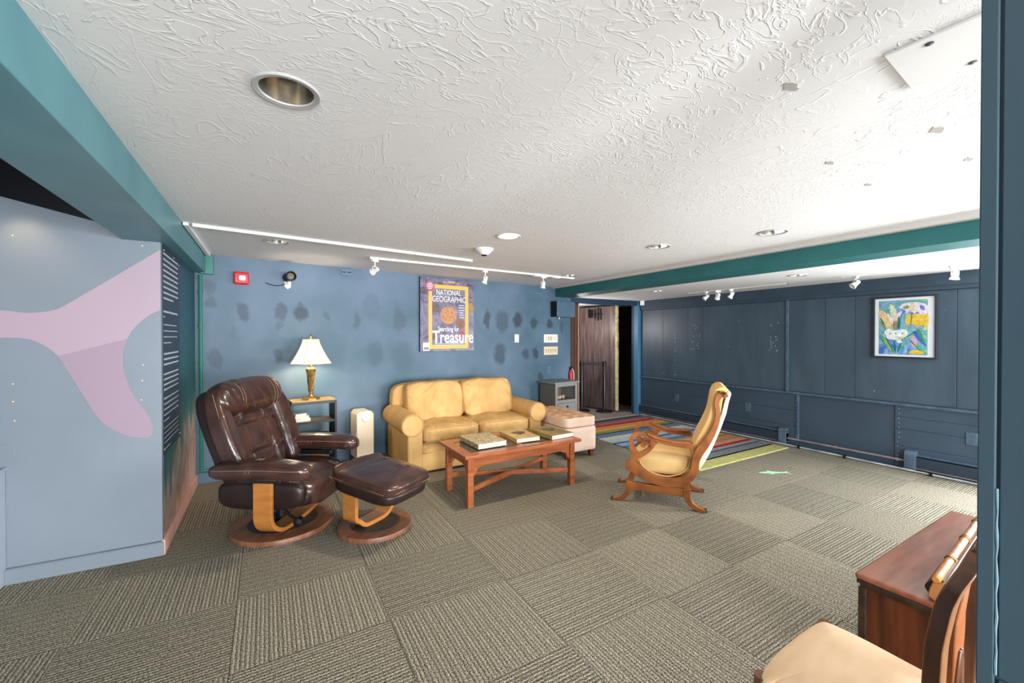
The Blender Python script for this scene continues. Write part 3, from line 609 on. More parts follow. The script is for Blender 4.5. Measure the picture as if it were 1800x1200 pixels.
# green conduit in the left corner
t = bthing('corner_conduit', 'green painted conduit running down the left corner and along the baseboard', 'conduit', .045, .022, 0)
q = MB(); q.tube([(0, 0, .125), (0, 0, 1.98)], .016, 10); q.build('vertical_pipe', M['conduit'], t)
q = MB(); q.tube([(0, 0, .125), (.9, 0, .125)], .012, 10); q.build('horizontal_pipe', M['conduit'], t)
for z in (.5, 1.15, 1.5, 1.82):
    q = MB(); q.tube([(0, 0, z - .012), (0, 0, z + .012)], .021, 10); q.build('coupling', M['conduit'], t)
q = MB(); q.box(.0, .10, -.03, .02, 1.99, 2.16); q.build('corner_block', M['conduit'], t, bevel=.004)
# pipes and baseboard heaters on the right wall
t = thing('heating_pipe', 'dull copper pipe along the dark wall between the two baseboard heaters', 'pipe', (5.765, 1.66, .094))
q = MB(); q.tube([(0, 0, .004), (0, 1.16, -.002)], .012, 8); q.build('pipe', M['copper'], t)
for y in (.06, .62): q = MB(); q.tube([(0, y - .012, .003), (0, y + .012, .003)], .017, 8); q.build('coupling', M['copper'], t)
t = thing('floor_pipe', 'pale pipe running along the floor at the foot of the dark wall', 'pipe', (5.715, .9, .022))
q = MB(); q.tube([(0, 0, -.004), (0, 4.3, -.004)], .010, 8); q.build('pipe', M['pipewhite'], t)
for y in (.55, 1.27, 1.75): q = MB(); q.box(-.016, .016, y - .012, y + .012, -.022, .016); q.build('clip', M['black'], t)
def heater(y0, y1, end, lb):
    t = thing('baseboard_heater', lb, 'heater', (XR - .004, y0, 0)); L_ = y1 - y0
    q = MB(); q.prism([(0, .05), (-.055, .05), (-.055, .15), (-.05, .155), (0, .16)], 0, L_); q.build('front_cover', mat('dark_heater_face', (38, 50, 62), .4), t, smooth=0, bevel=.002)
    q = MB(); q.prism([(0, .175), (-.035, .185), (-.06, .178), (-.06, .170), (-.03, .176), (0, .168)], 0, L_); q.build('top_hood', M['navyrail'], t, smooth=0)
    q = MB(); q.prism([(0, .035), (-.05, .035), (-.05, .046), (0, .046)], 0, L_); q.build('fin_tray', M['copper'], t, smooth=0)
    q = MB(); e = 0 if end == 0 else L_
    s = -1 if end else 0
    q.prism([(0, .03), (-.072, .03), (-.072, .18), (-.05, .215), (0, .215)], e + (-.09 if end else 0), e + (0 if end else .09)); q.build('end_cap', M['navyrail'], t, smooth=0, bevel=.003)
heater(2.81, 5.26, 0, 'long dark baseboard heater running into the far right corner')
heater(.92, 1.66, 1, 'dark baseboard heater cut off by the near pillar')
q = MB()
for k in range(90):
    y = 1.1 + k * .046; q.soft((5.755 + .012 * nz((y * 7, 0, 3)), y, .006), (.02 + .012 * abs(nz((y * 9, 1, 0))), .03, .008), 3, 2)
o = q.build('carpet_fray', mat('frayed_dark_backing', (52, 62, 70), .95, col2=(96, 100, 96), vs_=30), floor); o['kind'] = 'stuff'

# ------------------------------------------------------------------ poster and painting
t = bthing('magazine_poster', 'framed treasure magazine cover poster on the back wall above the sofa', 'poster', 2.255, .03, 1.205)
W_, H_ = .79, .95
m, N, L, bb = node_mat('coin_photo_print', .35, .4)
tc = N.new('ShaderNodeTexCoord'); vo = N.new('ShaderNodeTexVoronoi'); vo.inputs['Scale'].default_value = 9; L.new(tc.outputs['Object'], vo.inputs['Vector'])
n1 = N.new('ShaderNodeTexNoise'); n1.inputs['Scale'].default_value = 7; n1.inputs['Detail'].default_value = 6; n1.inputs['Distortion'].default_value = 1.5; L.new(tc.outputs['Object'], n1.inputs['Vector'])
r1 = N.new('ShaderNodeValToRGB'); e = r1.color_ramp.elements; e[0].position = .3; e[0].color = lin((62, 54, 72)); e[1].position = .75; e[1].color = lin((150, 120, 110))
x = e.new(.45); x.color = lin((104, 94, 118)); x = e.new(.58); x.color = lin((120, 116, 138)); L.new(n1.outputs['Fac'], r1.inputs[0])
r2 = N.new('ShaderNodeValToRGB'); e = r2.color_ramp.elements; e[0].position = .0; e[0].color = (.9, .8, .7, 1); e[1].position = .5; e[1].color = (.45, .45, .5, 1); L.new(vo.outputs['Distance'], r2.inputs[0])
mx = N.new('ShaderNodeMix'); mx.data_type = 'RGBA'; mx.blend_type = 'OVERLAY'; mx.inputs[0].default_value = .6; L.new(r1.outputs[0], mx.inputs[6]); L.new(r2.outputs[0], mx.inputs[7]); L.new(mx.outputs[2], bb.inputs['Base Color'])
M['coinprint'] = m
q = MB(); q.box(0, W_, 0, .03, 0, H_); q.build('backing_board', M['black'], t, bevel=.002)
q = MB(); q.box(.002, W_ - .002, -.0015, 0, .002, H_ - .002); q.build('cover_print', M['coinprint'], t, smooth=0)
yb = mat('orange_yellow_border', (244, 184, 84), .5)
q = MB(); x0, x1, z0, z1, w = .115, .70, .035, .865, .05
q.box(x0, x0 + w, -.0022, -.0015, z0, z1); q.box(x1 - w, x1, -.0022, -.0015, z0, z1); q.box(x0 + w, x1 - w, -.0022, -.0015, z0, z0 + w); q.box(x0 + w, x1 - w, -.0022, -.0015, z1 - w, z1); q.build('border_print', yb, t, smooth=0)
q = MB(); q.lathe([(.118, 0), (.118, .0006), (0, .0006)], 36, M=T(.40, -.0016, .47) @ RX(pi / 2)); q.build('coin_print', mat('gold_coin_print', (206, 146, 92), .4, col2=(160, 104, 66), vs_=30), t)
for (cx, cz, r_, c_) in ((.58, .36, .07, (150, 104, 84)), (.73, .59, .06, (182, 140, 92)), (.22, .56, .06, (120, 96, 104)), (.60, .225, .045, (190, 92, 80)), (.30, .62, .055, (128, 128, 140))):
    q = MB(); q.lathe([(r_, 0), (r_, .0003), (0, .0003)], 28, M=T(cx, -.0015, cz) @ RX(pi / 2)); q.build('coin_print', mat('coin_print', c_, .5, col2=tuple(int(k * .8) for k in c_), vs_=25), t)
wt = mat('white_print', (240, 238, 240), .5); lt = mat('lilac_print', (190, 190, 206), .5)
text('masthead', 'NATIONAL', .098, wt, t, .405, .735, -.0035, .74); text('masthead', 'GEOGRAPHIC', .107, wt, t, .412, .645, -.0035, .74)
text('headline', 'Searching for', .088, wt, t, .40, .262, -.0035, .66, bold=.001); text('headline', 'Treasure', .225, wt, t, .475, .112, -.0042, .74, bold=.004)
text('banner', 'FREE TREASURE MAP', .030, yb, t, .44, .888, -.003, .9)
for k, s_ in enumerate(('Pirate', 'Shipwrecks', 'Spanish', 'Gold', 'Sunken', 'Legends')[:0]): pass
q = MB()
for k in range(6):
    ww = (.08, .10, .085, .06, .07, .075)[k]; q.box(.595 - ww / 2, .595 + ww / 2, -.0026, -.0016, .60 - k * .032, .614 - k * .032)
for k in range(2): q.box(.20, .62 - k * .03, -.0026, -.0016, .098 - k * .018, .106 - k * .018)
q.box(.40, .50, -.0026, -.0016, .905, .917); o = q.build('small_print', lt, t, smooth=0); o['kind'] = 'stuff'
q = MB(); q.lathe([(.066, 0), (.066, .0008), (.06, .0008), (.058, .0005), (0, .0005)], 30, M=T(.135, -.0026, .838) @ RX(pi / 2)); q.build('badge', mat('badge_print', (168, 92, 110), .5), t)
q = MB()
for k, ww in enumerate((.05, .09, .08, .05)): q.box(.135 - ww / 2, .135 + ww / 2, -.0042, -.0032, .868 - k * .022, .877 - k * .022)
q.build('badge_print', wt, t, smooth=0)
q = MB(); q.box(.04, .13, -.003, -.0015, .012, .115); q.build('barcode_box', wt, t, smooth=0)
q = MB()
for k in range(14): q.box(.05 + k * .005, .0522 + k * .005 + .001 * (k % 3), -.0036, -.003, .025, .06)
q.build('barcode', M['black'], t, smooth=0)

t = rthing('flower_painting', 'framed watercolour of white and yellow flowers on the dark panelled wall', 'painting', 1.685, .012, 1.497)
def frame(t, hw, hh, w, d, m):
    for nm, (x0, x1, z0, z1) in (('l', (-hw, -hw + w, -hh, hh)), ('r', (hw - w, hw, -hh, hh)), ('t', (-hw + w, hw - w, hh - w, hh)), ('b', (-hw + w, hw - w, -hh, -hh + w))):
        q = MB(); q.box(x0, x1, -d, 0, z0, z1); q.build('frame_rail', m, t, smooth=0, bevel=.003)
frame(t, .257, .329, .018, .022, mat('black_frame', (36, 40, 52), .35))
q = MB(); q.box(-.245, .245, -.008, 0, -.315, .315); q.build('mat_board', mat('white_mat', (200, 202, 205), .7), t, smooth=0)
m, N, L, bb = node_mat('watercolour_wash', .6, .3)
tc = N.new('ShaderNodeTexCoord'); n1 = N.new('ShaderNodeTexNoise'); n1.inputs['Scale'].default_value = 8.5; n1.inputs['Detail'].default_value = 4; n1.inputs['Distortion'].default_value = 1.2; L.new(tc.outputs['Object'], n1.inputs['Vector'])
r1 = N.new('ShaderNodeValToRGB'); e = r1.color_ramp.elements; e[0].position = .28; e[0].color = lin((48, 84, 156)); e[1].position = .74; e[1].color = lin((196, 182, 124))
for p, c in ((.40, (84, 122, 176)), (.47, (122, 152, 178)), (.54, (70, 138, 136)), (.62, (140, 170, 130))): x = e.new(p); x.color = lin(c)
L.new(n1.outputs['Fac'], r1.inputs[0]); L.new(r1.outputs[0], bb.inputs['Base Color'])
PW, PH = .39, .575; px0, pz0 = -.205, -.29
q = MB(); q.box(px0, px0 + PW, -.0095, -.008, pz0, pz0 + PH); art = q.build('watercolour', m, t, smooth=0)
lay = [0]
def blob(pts, col, nm='paint_shape', smooth=True):
    lay[0] += 1; y = -.0096 - lay[0] * .00003
    P = [(px0 + u * PW, pz0 + (1 - v) * PH) for u, v in pts]; col = tuple(int(c * .76) for c in col)
    if smooth: P = [(a[0], a[1]) for a in cat(P + [P[0]], 5)][:-1]
    q = MB(); q.prism(P, y, -.0095); return q.build(nm, mat('paint', col, .6, col2=tuple(min(255, int(c * 1.15 + 6)) for c in col), vs_=45), art, smooth=0)
def leafs(x0, y0, x1, y1, w, col):
    dx, dy = x1 - x0, y1 - y0; l = math.hypot(dx, dy); nx, ny = -dy / l * w, dx / l * w
    blob([(x0, y0), (x0 + dx * .35 + nx, y0 + dy * .35 + ny), (x1, y1), (x0 + dx * .35 - nx, y0 + dy * .35 - ny)], col, 'painted_leaf')
blob([(0, .17), (.12, .20), (.24, .33), (.30, .45), (.2, .52), (.1, .45), (0, .3)], (226, 196, 140))
blob([(.60, .27), (.78, .26), (1, .27), (1, .50), (.9, .46), (.8, .5), (.7, .44), (.58, .46), (.56, .35)], (232, 196, 66), 'painted_daisy')
blob([(.42, .14), (.52, .06), (.68, .05), (.85, .06), (1, .12), (1, .24), (.9, .28), (.8, .22), (.74, .25), (.66, .2), (.58, .25), (.54, .17)], (238, 222, 226), 'painted_lily')
blob([(.5, .13), (.6, .1), (.64, .13), (.56, .17)], (140, 156, 90)); blob([(.84, .1), (.93, .13), (.94, .2), (.86, .18)], (96, 130, 206))
blob([(.66, .05), (.74, .08), (.74, .2), (.68, .22), (.64, .15)], (222, 204, 176), 'painted_petal')
blob([(.24, .06), (.33, .12), (.38, .24), (.30, .34), (.24, .22)], (214, 222, 190), 'painted_petal')
blob([(.30, .34), (.36, .26), (.50, .20), (.42, .34), (.37, .48), (.31, .48)], (236, 214, 206), 'painted_petal')
blob([(.18, .22), (.27, .30), (.31, .40), (.29, .42), (.2, .32)], (236, 226, 206), 'painted_petal')
blob([(.33, .38), (.385, .38), (.385, .50), (.33, .50)], (176, 122, 96)); blob([(.42, .28), (.46, .40), (.44, .52), (.39, .5), (.40, .36)], (26, 112, 92), 'painted_leaf')
for a in ((.02, .30, .16, .52, .02, (40, 120, 100)), (.0, .35, .2, .62, .02, (120, 160, 90)), (.55, .72, .72, .50, .05, (120, 190, 196)), (.72, .56, .98, .84, .05, (70, 90, 200)), (.66, .68, .94, .96, .03, (70, 180, 140)), (.0, .62, .34, .98, .05, (60, 160, 130)),
          (.1, .68, .30, .98, .03, (150, 180, 90)), (.40, .98, .50, .70, .03, (30, 130, 130)), (.36, .98, .32, .68, .025, (26, 116, 116)), (.46, .98, .62, .72, .03, (60, 170, 170)), (.58, .98, .56, .8, .03, (160, 190, 230)), (.80, .52, .95, .8, .04, (50, 150, 130)), (.03, .98, .12, .86, .06, (60, 110, 200))): leafs(*a)
blob([(.66, .70), (.74, .66), (.80, .74), (.78, .86), (.70, .84)], (206, 176, 190), 'painted_petal')
blob([(.12, .58), (.2, .52), (.32, .55), (.42, .55), (.52, .53), (.60, .57), (.60, .66), (.50, .68), (.42, .68), (.36, .73), (.26, .72), (.18, .70), (.11, .66)], (240, 244, 244), 'painted_daisies')
for u in (.24, .36, .50): blob([(u - .025, .61), (u, .595), (u + .025, .61), (u, .63)], (150, 150, 90), 'painted_centre')
blob([(.38, .70), (.44, .72), (.50, .77), (.42, .79), (.38, .75)], (236, 240, 226), 'painted_petal')
blob([(.62, .98), (.66, .93), (.78, .91), (.90, .93), (.92, .98)], (240, 200, 40), 'painted_daisy')
for x0, y0, x1, y1 in ((.70, .22, .66, .5), (.32, .36, .32, .56), (.08, .55, .32, .97), (.50, .72, .88, .52), (.62, .70, .9, .96)): leafs(x0, y0, x1, y1, .008, (30, 60, 70))

# navy text sign on the mural wall
t = thing('text_sign', 'tall navy exhibit sign with small white lettering on the mural wall', 'sign', (-.587, 3.46, .63))
q = MB(); q.box(0, .004, 0, .60, 0, 1.36); q.build('board', M['signnavy'], t, smooth=0)
q = MB(); rr = random.Random(3)
def tline(z, y1, h):
    y = .035
    while y < y1:
        w = rr.uniform(.012, .03)
        q.box(.004, .0048, y, min(y + w, y1), z - h * .72, z); y += w + .006
for k in range(9): tline(1.32 - k * .0365, .54 if k < 8 else .36, .017)
for k, e in enumerate((.52, .06)): tline(.94 - k * .034, e, .017)
for k, e in enumerate((.48, .52, .50, .28)): tline(.85 - k * .04, e, .009)
for k in range(3): tline(.66 - k * .035, .54, .016)
for k in range(4): tline(.525 - k * .034, .54, .014)
for k, e in enumerate((.54, .54, .54, .54, .2)): tline(.365 - k * .036, e, .014)
for k in range(4): tline(.17 - k * .032, .54, .009)
tline(.02 + .012, .22, .009)
o = q.build('lettering', M['signtext'], t, smooth=0); o['kind'] = 'stuff'
for (y, z) in ((.05, 1.335), (.38, 1.335), (.58, 1.31), (.03, .03), (.58, .03)):
    q = MB(); q.lathe([(.005, 0), (.005, .004), (0, .005)], 8, M=T(.004, y, z) @ RY(pi / 2)); q.build('pin', M['pin'], t)

# ------------------------------------------------------------------ floor coverings
t = thing('striped_rug', 'multicoloured striped rug on the carpet behind the rocking chair', 'rug', (3.865, 2.72, 0))
RC = [((190, 186, 118), .16), ((24, 26, 30), .03), ((120, 126, 128), .12), ((60, 70, 78), .03), ((150, 150, 150), .06), ((168, 44, 56), .06), ((204, 146, 108), .09), ((150, 136, 110), .05), ((206, 140, 84), .11), ((70, 52, 46), .02), ((216, 160, 92), .1), ((160, 150, 120), .06), ((98, 118, 154), .09), ((150, 172, 190), .10), ((70, 92, 140), .05), ((180, 196, 200), .14), ((212, 208, 176), .10),
      ((108, 130, 166), .14), ((28, 32, 44), .03), ((150, 140, 80), .10), ((206, 168, 92), .10), ((216, 140, 76), .11), ((150, 40, 58), .06), ((190, 84, 96), .08), ((124, 110, 110), .07), ((92, 84, 96), .06), ((60, 58, 54), .06)]
tot = sum(w for c, w in RC); y = 0; LY = 2.44
for c, w in RC:
    h = w / tot * LY; q = MB(); q.box(0, 1.74, y, y + h, 0.001, .013)
    q.build('stripe', mat('rug_stripe', c, .95, col2=tuple(int(k * .84) for k in c), vs_=60, stretch=(.3, 1, 1), bump=.5, bs=120, bstretch=(.3, 1, 1), spec=.1), t, smooth=0, bevel=.002, seg=1); y += h
t = thing('floor_decal', 'pale green shark shaped decal stuck on the carpet tiles', 'decal', (4.36, 2.38, .0015), math.atan2(-.165, .28))
P = [(-.02, .0), (.03, .022), (.09, .034), (.11, .07), (.14, .034), (.2, .022), (.25, .014), (.30, .045), (.285, .004), (.30, -.03), (.25, -.004), (.19, -.014), (.13, -.022), (.10, -.055), (.085, -.024), (.03, -.018)]
q = MB(); P = [(a, -c) for a, c in P[::-1]]; q.prism(P, 0, .0012, M=RX(pi / 2) @ T(0, -.0012, 0)); q.build('fish', M['fish'], t, smooth=0)
# ------------------------------------------------------------------ furniture: recliner and footstool
RF = radians(-33)
def ubase(t, r, wd, f0, f1, topz, lean=0):
    q = MB(); q.lathe([(r, 0), (r, .02), (r * .985, .03), (r * .66, .034)], 48); q.build('base_ring', M['discwood'], t)
    q = MB(); q.lathe([(r * .67, .03), (r * .67, .036), (0, .036)], 48, cap=False); q.build('base_disc', M['discdark'], t)
    # bent plywood U: runs across (local y), width along local x
    prof = [(-wd, topz), (-wd, topz * .6), (-wd * .99, topz * .38), (-wd * .85, .105), (-wd * .55, .058), (0, .05), (wd * .55, .058), (wd * .85, .105), (wd * .99, topz * .38), (wd, topz * .6), (wd, topz)]
    q = MB(); q.strip([(a, z, .028) for a, z in prof], -f1, -f0, sub=6, M=RZ(pi / 2)); q.build('bent_support', M['bent'], t, smooth=50, bevel=.003)
t = thing('recliner_chair', 'brown leather swivel recliner on a round wooden base by the mural wall', 'recliner', (.10, 3.53, 0), RF)
ubase(t, .345, .345, .01, .135, .455)
q = MB(); q.lathe([(.05, .036), (.05, .05), (.032, .06), (.032, .24)], 20, c=(-.02, 0, 0)); q.build('swivel_column', M['blackmetal'], t)
q = MB(); q.tube([(.02, -.12, .22), (.14, -.16, .14), (.20, -.17, .11)], .011, 8); q.lathe([(.0, -.03), (.03, -.025), (.03, .02), (0, .03)], 16, M=T(.215, -.175, .10) @ RX(pi / 2)); q.build('tension_knob', M['blackmetal'], t)
q = MB(); q.box(-.26, .26, -.24, .24, .235, .275); q.build('seat_frame', M['blackmetal'], t, bevel=.01)
def seatf(w, q):
    w = w.copy()
    if q.x > .45: w.z -= .07 * ((q.x - .45) / .55) ** 2
    w.z += .012 * cos(q.y * 2.2) * (1 if q.z > 0 else 0) + .006 * nz(w, 9); return w
q = MB(); q.soft((.05, 0, .345), (.33, .285, .085), 4.5, 18, seatf)
q.build('seat_cushion', M['leather'], t, smooth=60)
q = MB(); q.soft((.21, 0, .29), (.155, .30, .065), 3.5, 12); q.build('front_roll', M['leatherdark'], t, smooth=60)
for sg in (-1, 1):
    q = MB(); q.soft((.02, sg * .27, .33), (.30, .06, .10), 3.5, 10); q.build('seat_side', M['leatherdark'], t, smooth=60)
# backrest leaning back about 24 degrees, built upright and tilted
BM = T(-.12, 0, .36) @ RY(radians(-21))
def backf(w, q):
    w = w.copy(); w.x += .05 * (w.y / .36) ** 2 - .02; w.x += .004 * nz(w, 12)
    w.y *= 1 - .12 * max(0, (w.z - .45)) - .16 * max(0, .25 - w.z); return w
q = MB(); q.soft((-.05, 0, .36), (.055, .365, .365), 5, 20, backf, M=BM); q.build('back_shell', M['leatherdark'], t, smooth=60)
def lumb(w, q):
    w = backf(w, q); r = .0
    for zc in (.20, .42): r += max(0, 1 - abs(w.z - zc) / .014) * .013
    for yc in (-.12, .12): r += max(0, 1 - abs(w.y - yc) / .012) * .013
    if q.x > 0: w.x -= r; w.x += .006 * nz((w.y * 8, w.z * 14, 2))
    return w
q = MB(); q.soft((.0, 0, .32), (.07, .235, .29), 5.5, 34, lumb, M=BM); q.build('back_cushion', M['leather'], t, smooth=60)
for sg in (-1, 1):
    def bol(w, q, sg=sg):
        w = backf(w, q); w.y += sg * .025 * sin((w.z - .05) * 4.6); return w
    q = MB(); q.soft((.035, sg * .285, .36), (.075, .08, .33), 3.2, 16, bol, M=BM); q.build('side_bolster', M['leather'], t, smooth=60)
    pp = [BM @ Vector((.05 + .05 * ((.355 + .025 * sin((z - .05) * 4.6)) / .36) ** 2, sg * (.358 + .025 * sin((z - .05) * 4.6)) * (1 - .12 * max(0, z - .45) - .16 * max(0, .25 - z)), z)) for z in [.08 + .02 * k for k in range(30)]]
    q = MB(); q.tube(pp, .0018, 5); q.build('stitching', M['stitch'], t)
def headf(w, q):
    w = w.copy(); w.x += .04 * (w.y / .36) ** 2 - .01; r = 0
    for yc in (-.16, .20): r += max(0, 1 - abs(w.y - yc) / .016) * .012
    c = Vector((.03, w.y, .60)); d = (w - c); w = c + d * (1 - r * 8 * .5); w.x += .009 * nz((w.y * 22 + w.z * 8, w.z * 5, 5)); return w
q = MB(); q.soft((.05, 0, .62), (.115, .345, .135), 2.8, 34, headf, M=BM); q.build('headrest_roll', M['leather'], t, smooth=70)
for yc in (-.178, -.145, .186, .214):
    pp = []
    for k in range(22):
        an = -1.5 + k * .17; pp.append(BM @ Vector((.05 + .116 * cos(an) + .04 * (yc / .36) ** 2 - .010, yc, .62 + .137 * sin(an))))
    q = MB(); q.tube(pp, .0015, 5); q.build('stitching', M['stitch'], t)
for sg in (-1, 1):
    def armf(w, q, sg=sg):
        w = w.copy(); w.z += .018 * sin((w.x + .25) * 4.5) - (.03 if q.z < 0 else 0) * max(0, q.x - .5); w.z += .003 * nz(w, 14); return w
    q = MB(); q.soft((.075, sg * .375, .515), (.335, .088, .062), 3, 18, armf); q.build('arm_pad', M['leather'], t, smooth=60)
    q = MB(); q.box(-.06, .2, sg * .345 - .02, sg * .345 + .02, .43, .465); q.build('arm_bracket', M['blackmetal'], t, bevel=.005)
    for xx in (.06, .085):
        pp = [(xx + .03 * cos(an), sg * .375 + .089 * cos(an), .515 + .018 * sin((xx + .25) * 4.5) + .0635 * sin(an)) for an in [-.3 + .25 * k for k in range(15)]]
        q = MB(); q.tube(pp, .0015, 5); q.build('stitching', M['stitch'], t)
    yy = sg * .375 - .086
    q = MB(); q.tube([(-.22 + .02 * k, sg * .375 - .0885 * (1 - abs((-.22 + .02 * k - .075) / .335) ** 3) ** (1 / 3) , .53 + .018 * sin((.03 + .02 * k) * 4.5)) for k in range(30)], .0015, 5); q.build('stitching', M['stitch'], t)

t = thing('footstool', 'brown leather footstool on a small round wooden base before the recliner', 'footstool', (.68, 3.145, 0), radians(-58))
ubase(t, .262, .19, -.10, .02, .33)
SM = T(0.06, 0, .355) @ RY(radians(5))
def stf(w, q):
    w = w.copy(); r = 0
    if q.z > .3:
        for xc in (-.10, .12): r += max(0, 1 - abs(w.x - xc) / .012) * .012 * (abs(w.y) < .15)
        w.z += .016 * cos(w.x * 4) * cos(w.y * 5) - r
        if w.x < -.2: w.z += .02 * sin(min(1, (-.2 - w.x) / .1) * pi)
    w.z += .004 * nz(w, 11); return w
q = MB(); q.soft((0, 0, .035), (.305, .24, .045), 5, 34, stf, M=SM); q.build('top_cushion', M['leather'], t, smooth=60)
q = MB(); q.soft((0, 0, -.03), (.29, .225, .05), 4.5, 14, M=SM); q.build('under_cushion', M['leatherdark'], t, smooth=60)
for sg in (-1, 1):
    q = MB(); q.tube([SM @ Vector((-.26 + .02 * k, sg * .2385, .03)) for k in range(27)], .0016, 5); q.build('stitching', M['stitch'], t)
q = MB(); q.tube([SM @ Vector((.3035, -.18 + .02 * k, .03)) for k in range(19)], .0016, 5); q.build('stitching', M['stitch'], t)

# ------------------------------------------------------------------ shelf stand, table lamp, books, heater
t = bthing('shelf_stand', 'narrow black three tier shelf stand with wooden top behind the recliner', 'shelf', .955, .30, 0)
SW, SD = .20, .11
q = MB(); q.box(-SW, SW, -SD, SD, .735, .76); q.build('top_board', M['rackwood'], t, smooth=0, bevel=.003)
q = MB(); q.box(-SW - .005, SW + .005, -SD - .006, -SD, .722, .75); q.box(-SW - .006, -SW, -SD, SD, .722, .75); q.box(SW, SW + .006, -SD, SD, .722, .75); q.build('top_rim', M['blackmetal'], t, smooth=0)
for z in (.535, .27):
    q = MB(); q.box(-SW + .012, SW - .012, -SD, SD, z, z + .014); q.build('shelf_board', M['rackwood'] if z > .4 else M['black'], t, smooth=0, bevel=.002)
    q = MB(); q.box(-SW, SW, -SD - .005, -SD, z - .004, z + .018); q.build('shelf_rim', M['blackmetal'], t, smooth=0)
for sx in (-1, 1):
    for sy in (-1, 1):
        q = MB(); q.box(sx * SW - .011, sx * SW + .011, sy * SD - .011, sy * SD + .011, 0, .74); q.build('post', M['blackmetal'], t, smooth=0, bevel=.003)
    q = MB(); q.box(sx * SW - .003, sx * SW + .003, -SD, SD, .02, .735); q.build('side_panel', M['black'], t, smooth=0)
BS = 'white covered books on the shelf stand'
for k, (w, d, h, a, x, z, lb) in enumerate([(.15, .12, .030, .05, -.10, .5495, 'white book at the bottom of the stack on the shelf stand'), (.145, .11, .026, -.08, -.105, .5800, 'white book in the middle of the stack on the shelf stand'), (.11, .10, .022, .25, -.12, .6065, 'white book tilted on top of the stack on the shelf stand')]):
    p = Vector(bwp(.955, .30)) + BU * x; bk = thing('book', lb, 'book', (p.x, p.y, z), TH + a, BS)
    q = MB(); q.box(-w / 2 + .003, w / 2 - .003, -d / 2 + .003, d / 2 - .003, .002, h - .002); q.build('pages', M['paper'], bk, smooth=0)
    q = MB(); q.box(-w / 2, w / 2, -d / 2, d / 2, 0, .002); q.box(-w / 2, w / 2, -d / 2, d / 2, h - .002, h); q.box(-w / 2, -w / 2 + .003, -d / 2, d / 2, .002, h - .002); q.build('cover', M['paperwhite'], bk, smooth=0)
p = bwp(.985, .30); t = thing('dark_basket', 'dark basket on the lowest shelf of the black stand', 'basket', (p[0], p[1], .2845), TH)
q = MB(); q.lathe([(.09, 0), (.10, .02), (.115, .11), (.118, .12), (.108, .12), (.095, .02), (0, .012)], 24, sx=1.2, sy=.75); q.build('body', mat('dark_wicker', (24, 22, 22), .7, bump=.6, bs=120), t)
# lamp
p = bwp(.945, .30); t = thing('table_lamp', 'brass table lamp with a glowing cream bell shade on the shelf stand', 'lamp', (p[0], p[1], .7605), TH)
q = MB(); q.lathe([(.085, 0), (.085, .01), (.06, .022), (.03, .034), (.016, .05), (.014, .06)], 8, M=RZ(.39)); q.build('base', M['brass'], t, smooth=20)
q = MB(); q.lathe([(.014, .055), (.022, .066), (.02, .08), (.024, .085), (.038, .25), (.046, .285), (.05, .31), (.042, .318), (.02, .325), (.012, .33)], 8); q.build('stem', M['brass'], t, smooth=20)
for k in range(4):
    q = MB(); q.tube([((.0235 + .0135 * (z - .085) / .17) * cos(k * pi / 2 + z * 16), (.0235 + .0135 * (z - .085) / .17) * sin(k * pi / 2 + z * 16), z) for z in [.088 + .01 * i for i in range(17)]], .0035, 5); q.build('twist', M['brass'], t)
q = MB(); q.tube([(0, 0, .33), (0, 0, .63)], .006, 8); q.lathe([(.018, .34), (.018, .40), (0, .40)], 12); q.build('socket_rod', M['brass'], t)
m, N, L, bb = node_mat('lit_lamp_shade', .8, .1); bb.inputs['Base Color'].default_value = lin((244, 228, 196)); bb.inputs['Emission Color'].default_value = lin((255, 238, 205)); bb.inputs['Emission Strength'].default_value = .75
sp_ = []
for k in range(9):
    u = k / 8; sp_.append((.078 + .122 * u ** 1.35, .61 - .245 * u))
q = MB(); q.lathe(sp_ + [(sp_[-1][0] - .003, sp_[-1][1])] + [(a - .003, z) for a, z in sp_[::-1]], 8, cap=False, M=RZ(.25)); q.build('shade', m, t, smooth=20)
q = MB()
for k in range(8):
    an = .25 + k * pi / 4; q.tube([((a + .001) * cos(an), (a + .001) * sin(an), z) for a, z in sp_], .003, 5)
for (a, z) in (sp_[0], sp_[-1]): q.tube([(a * cos(.25 + k * pi / 4), a * sin(.25 + k * pi / 4), z) for k in range(8)], .0035, 5, closed=True)
q.build('shade_trim', mat('shade_trim', (206, 180, 130), .7), t)
q = MB(); q.lathe([(.004, .60), (.009, .63), (.011, .645), (.006, .655), (0, .66)], 12); q.build('finial', M['brass'], t)
pl_ = bpy.data.lights.new('table_lamp_bulb', 'POINT'); pl_.energy = 9; pl_.color = (1, .82, .58); pl_.shadow_soft_size = .035; o = bpy.data.objects.new('table_lamp_bulb', pl_); COL.objects.link(o); o.location = (p[0], p[1], .7605 + .44)
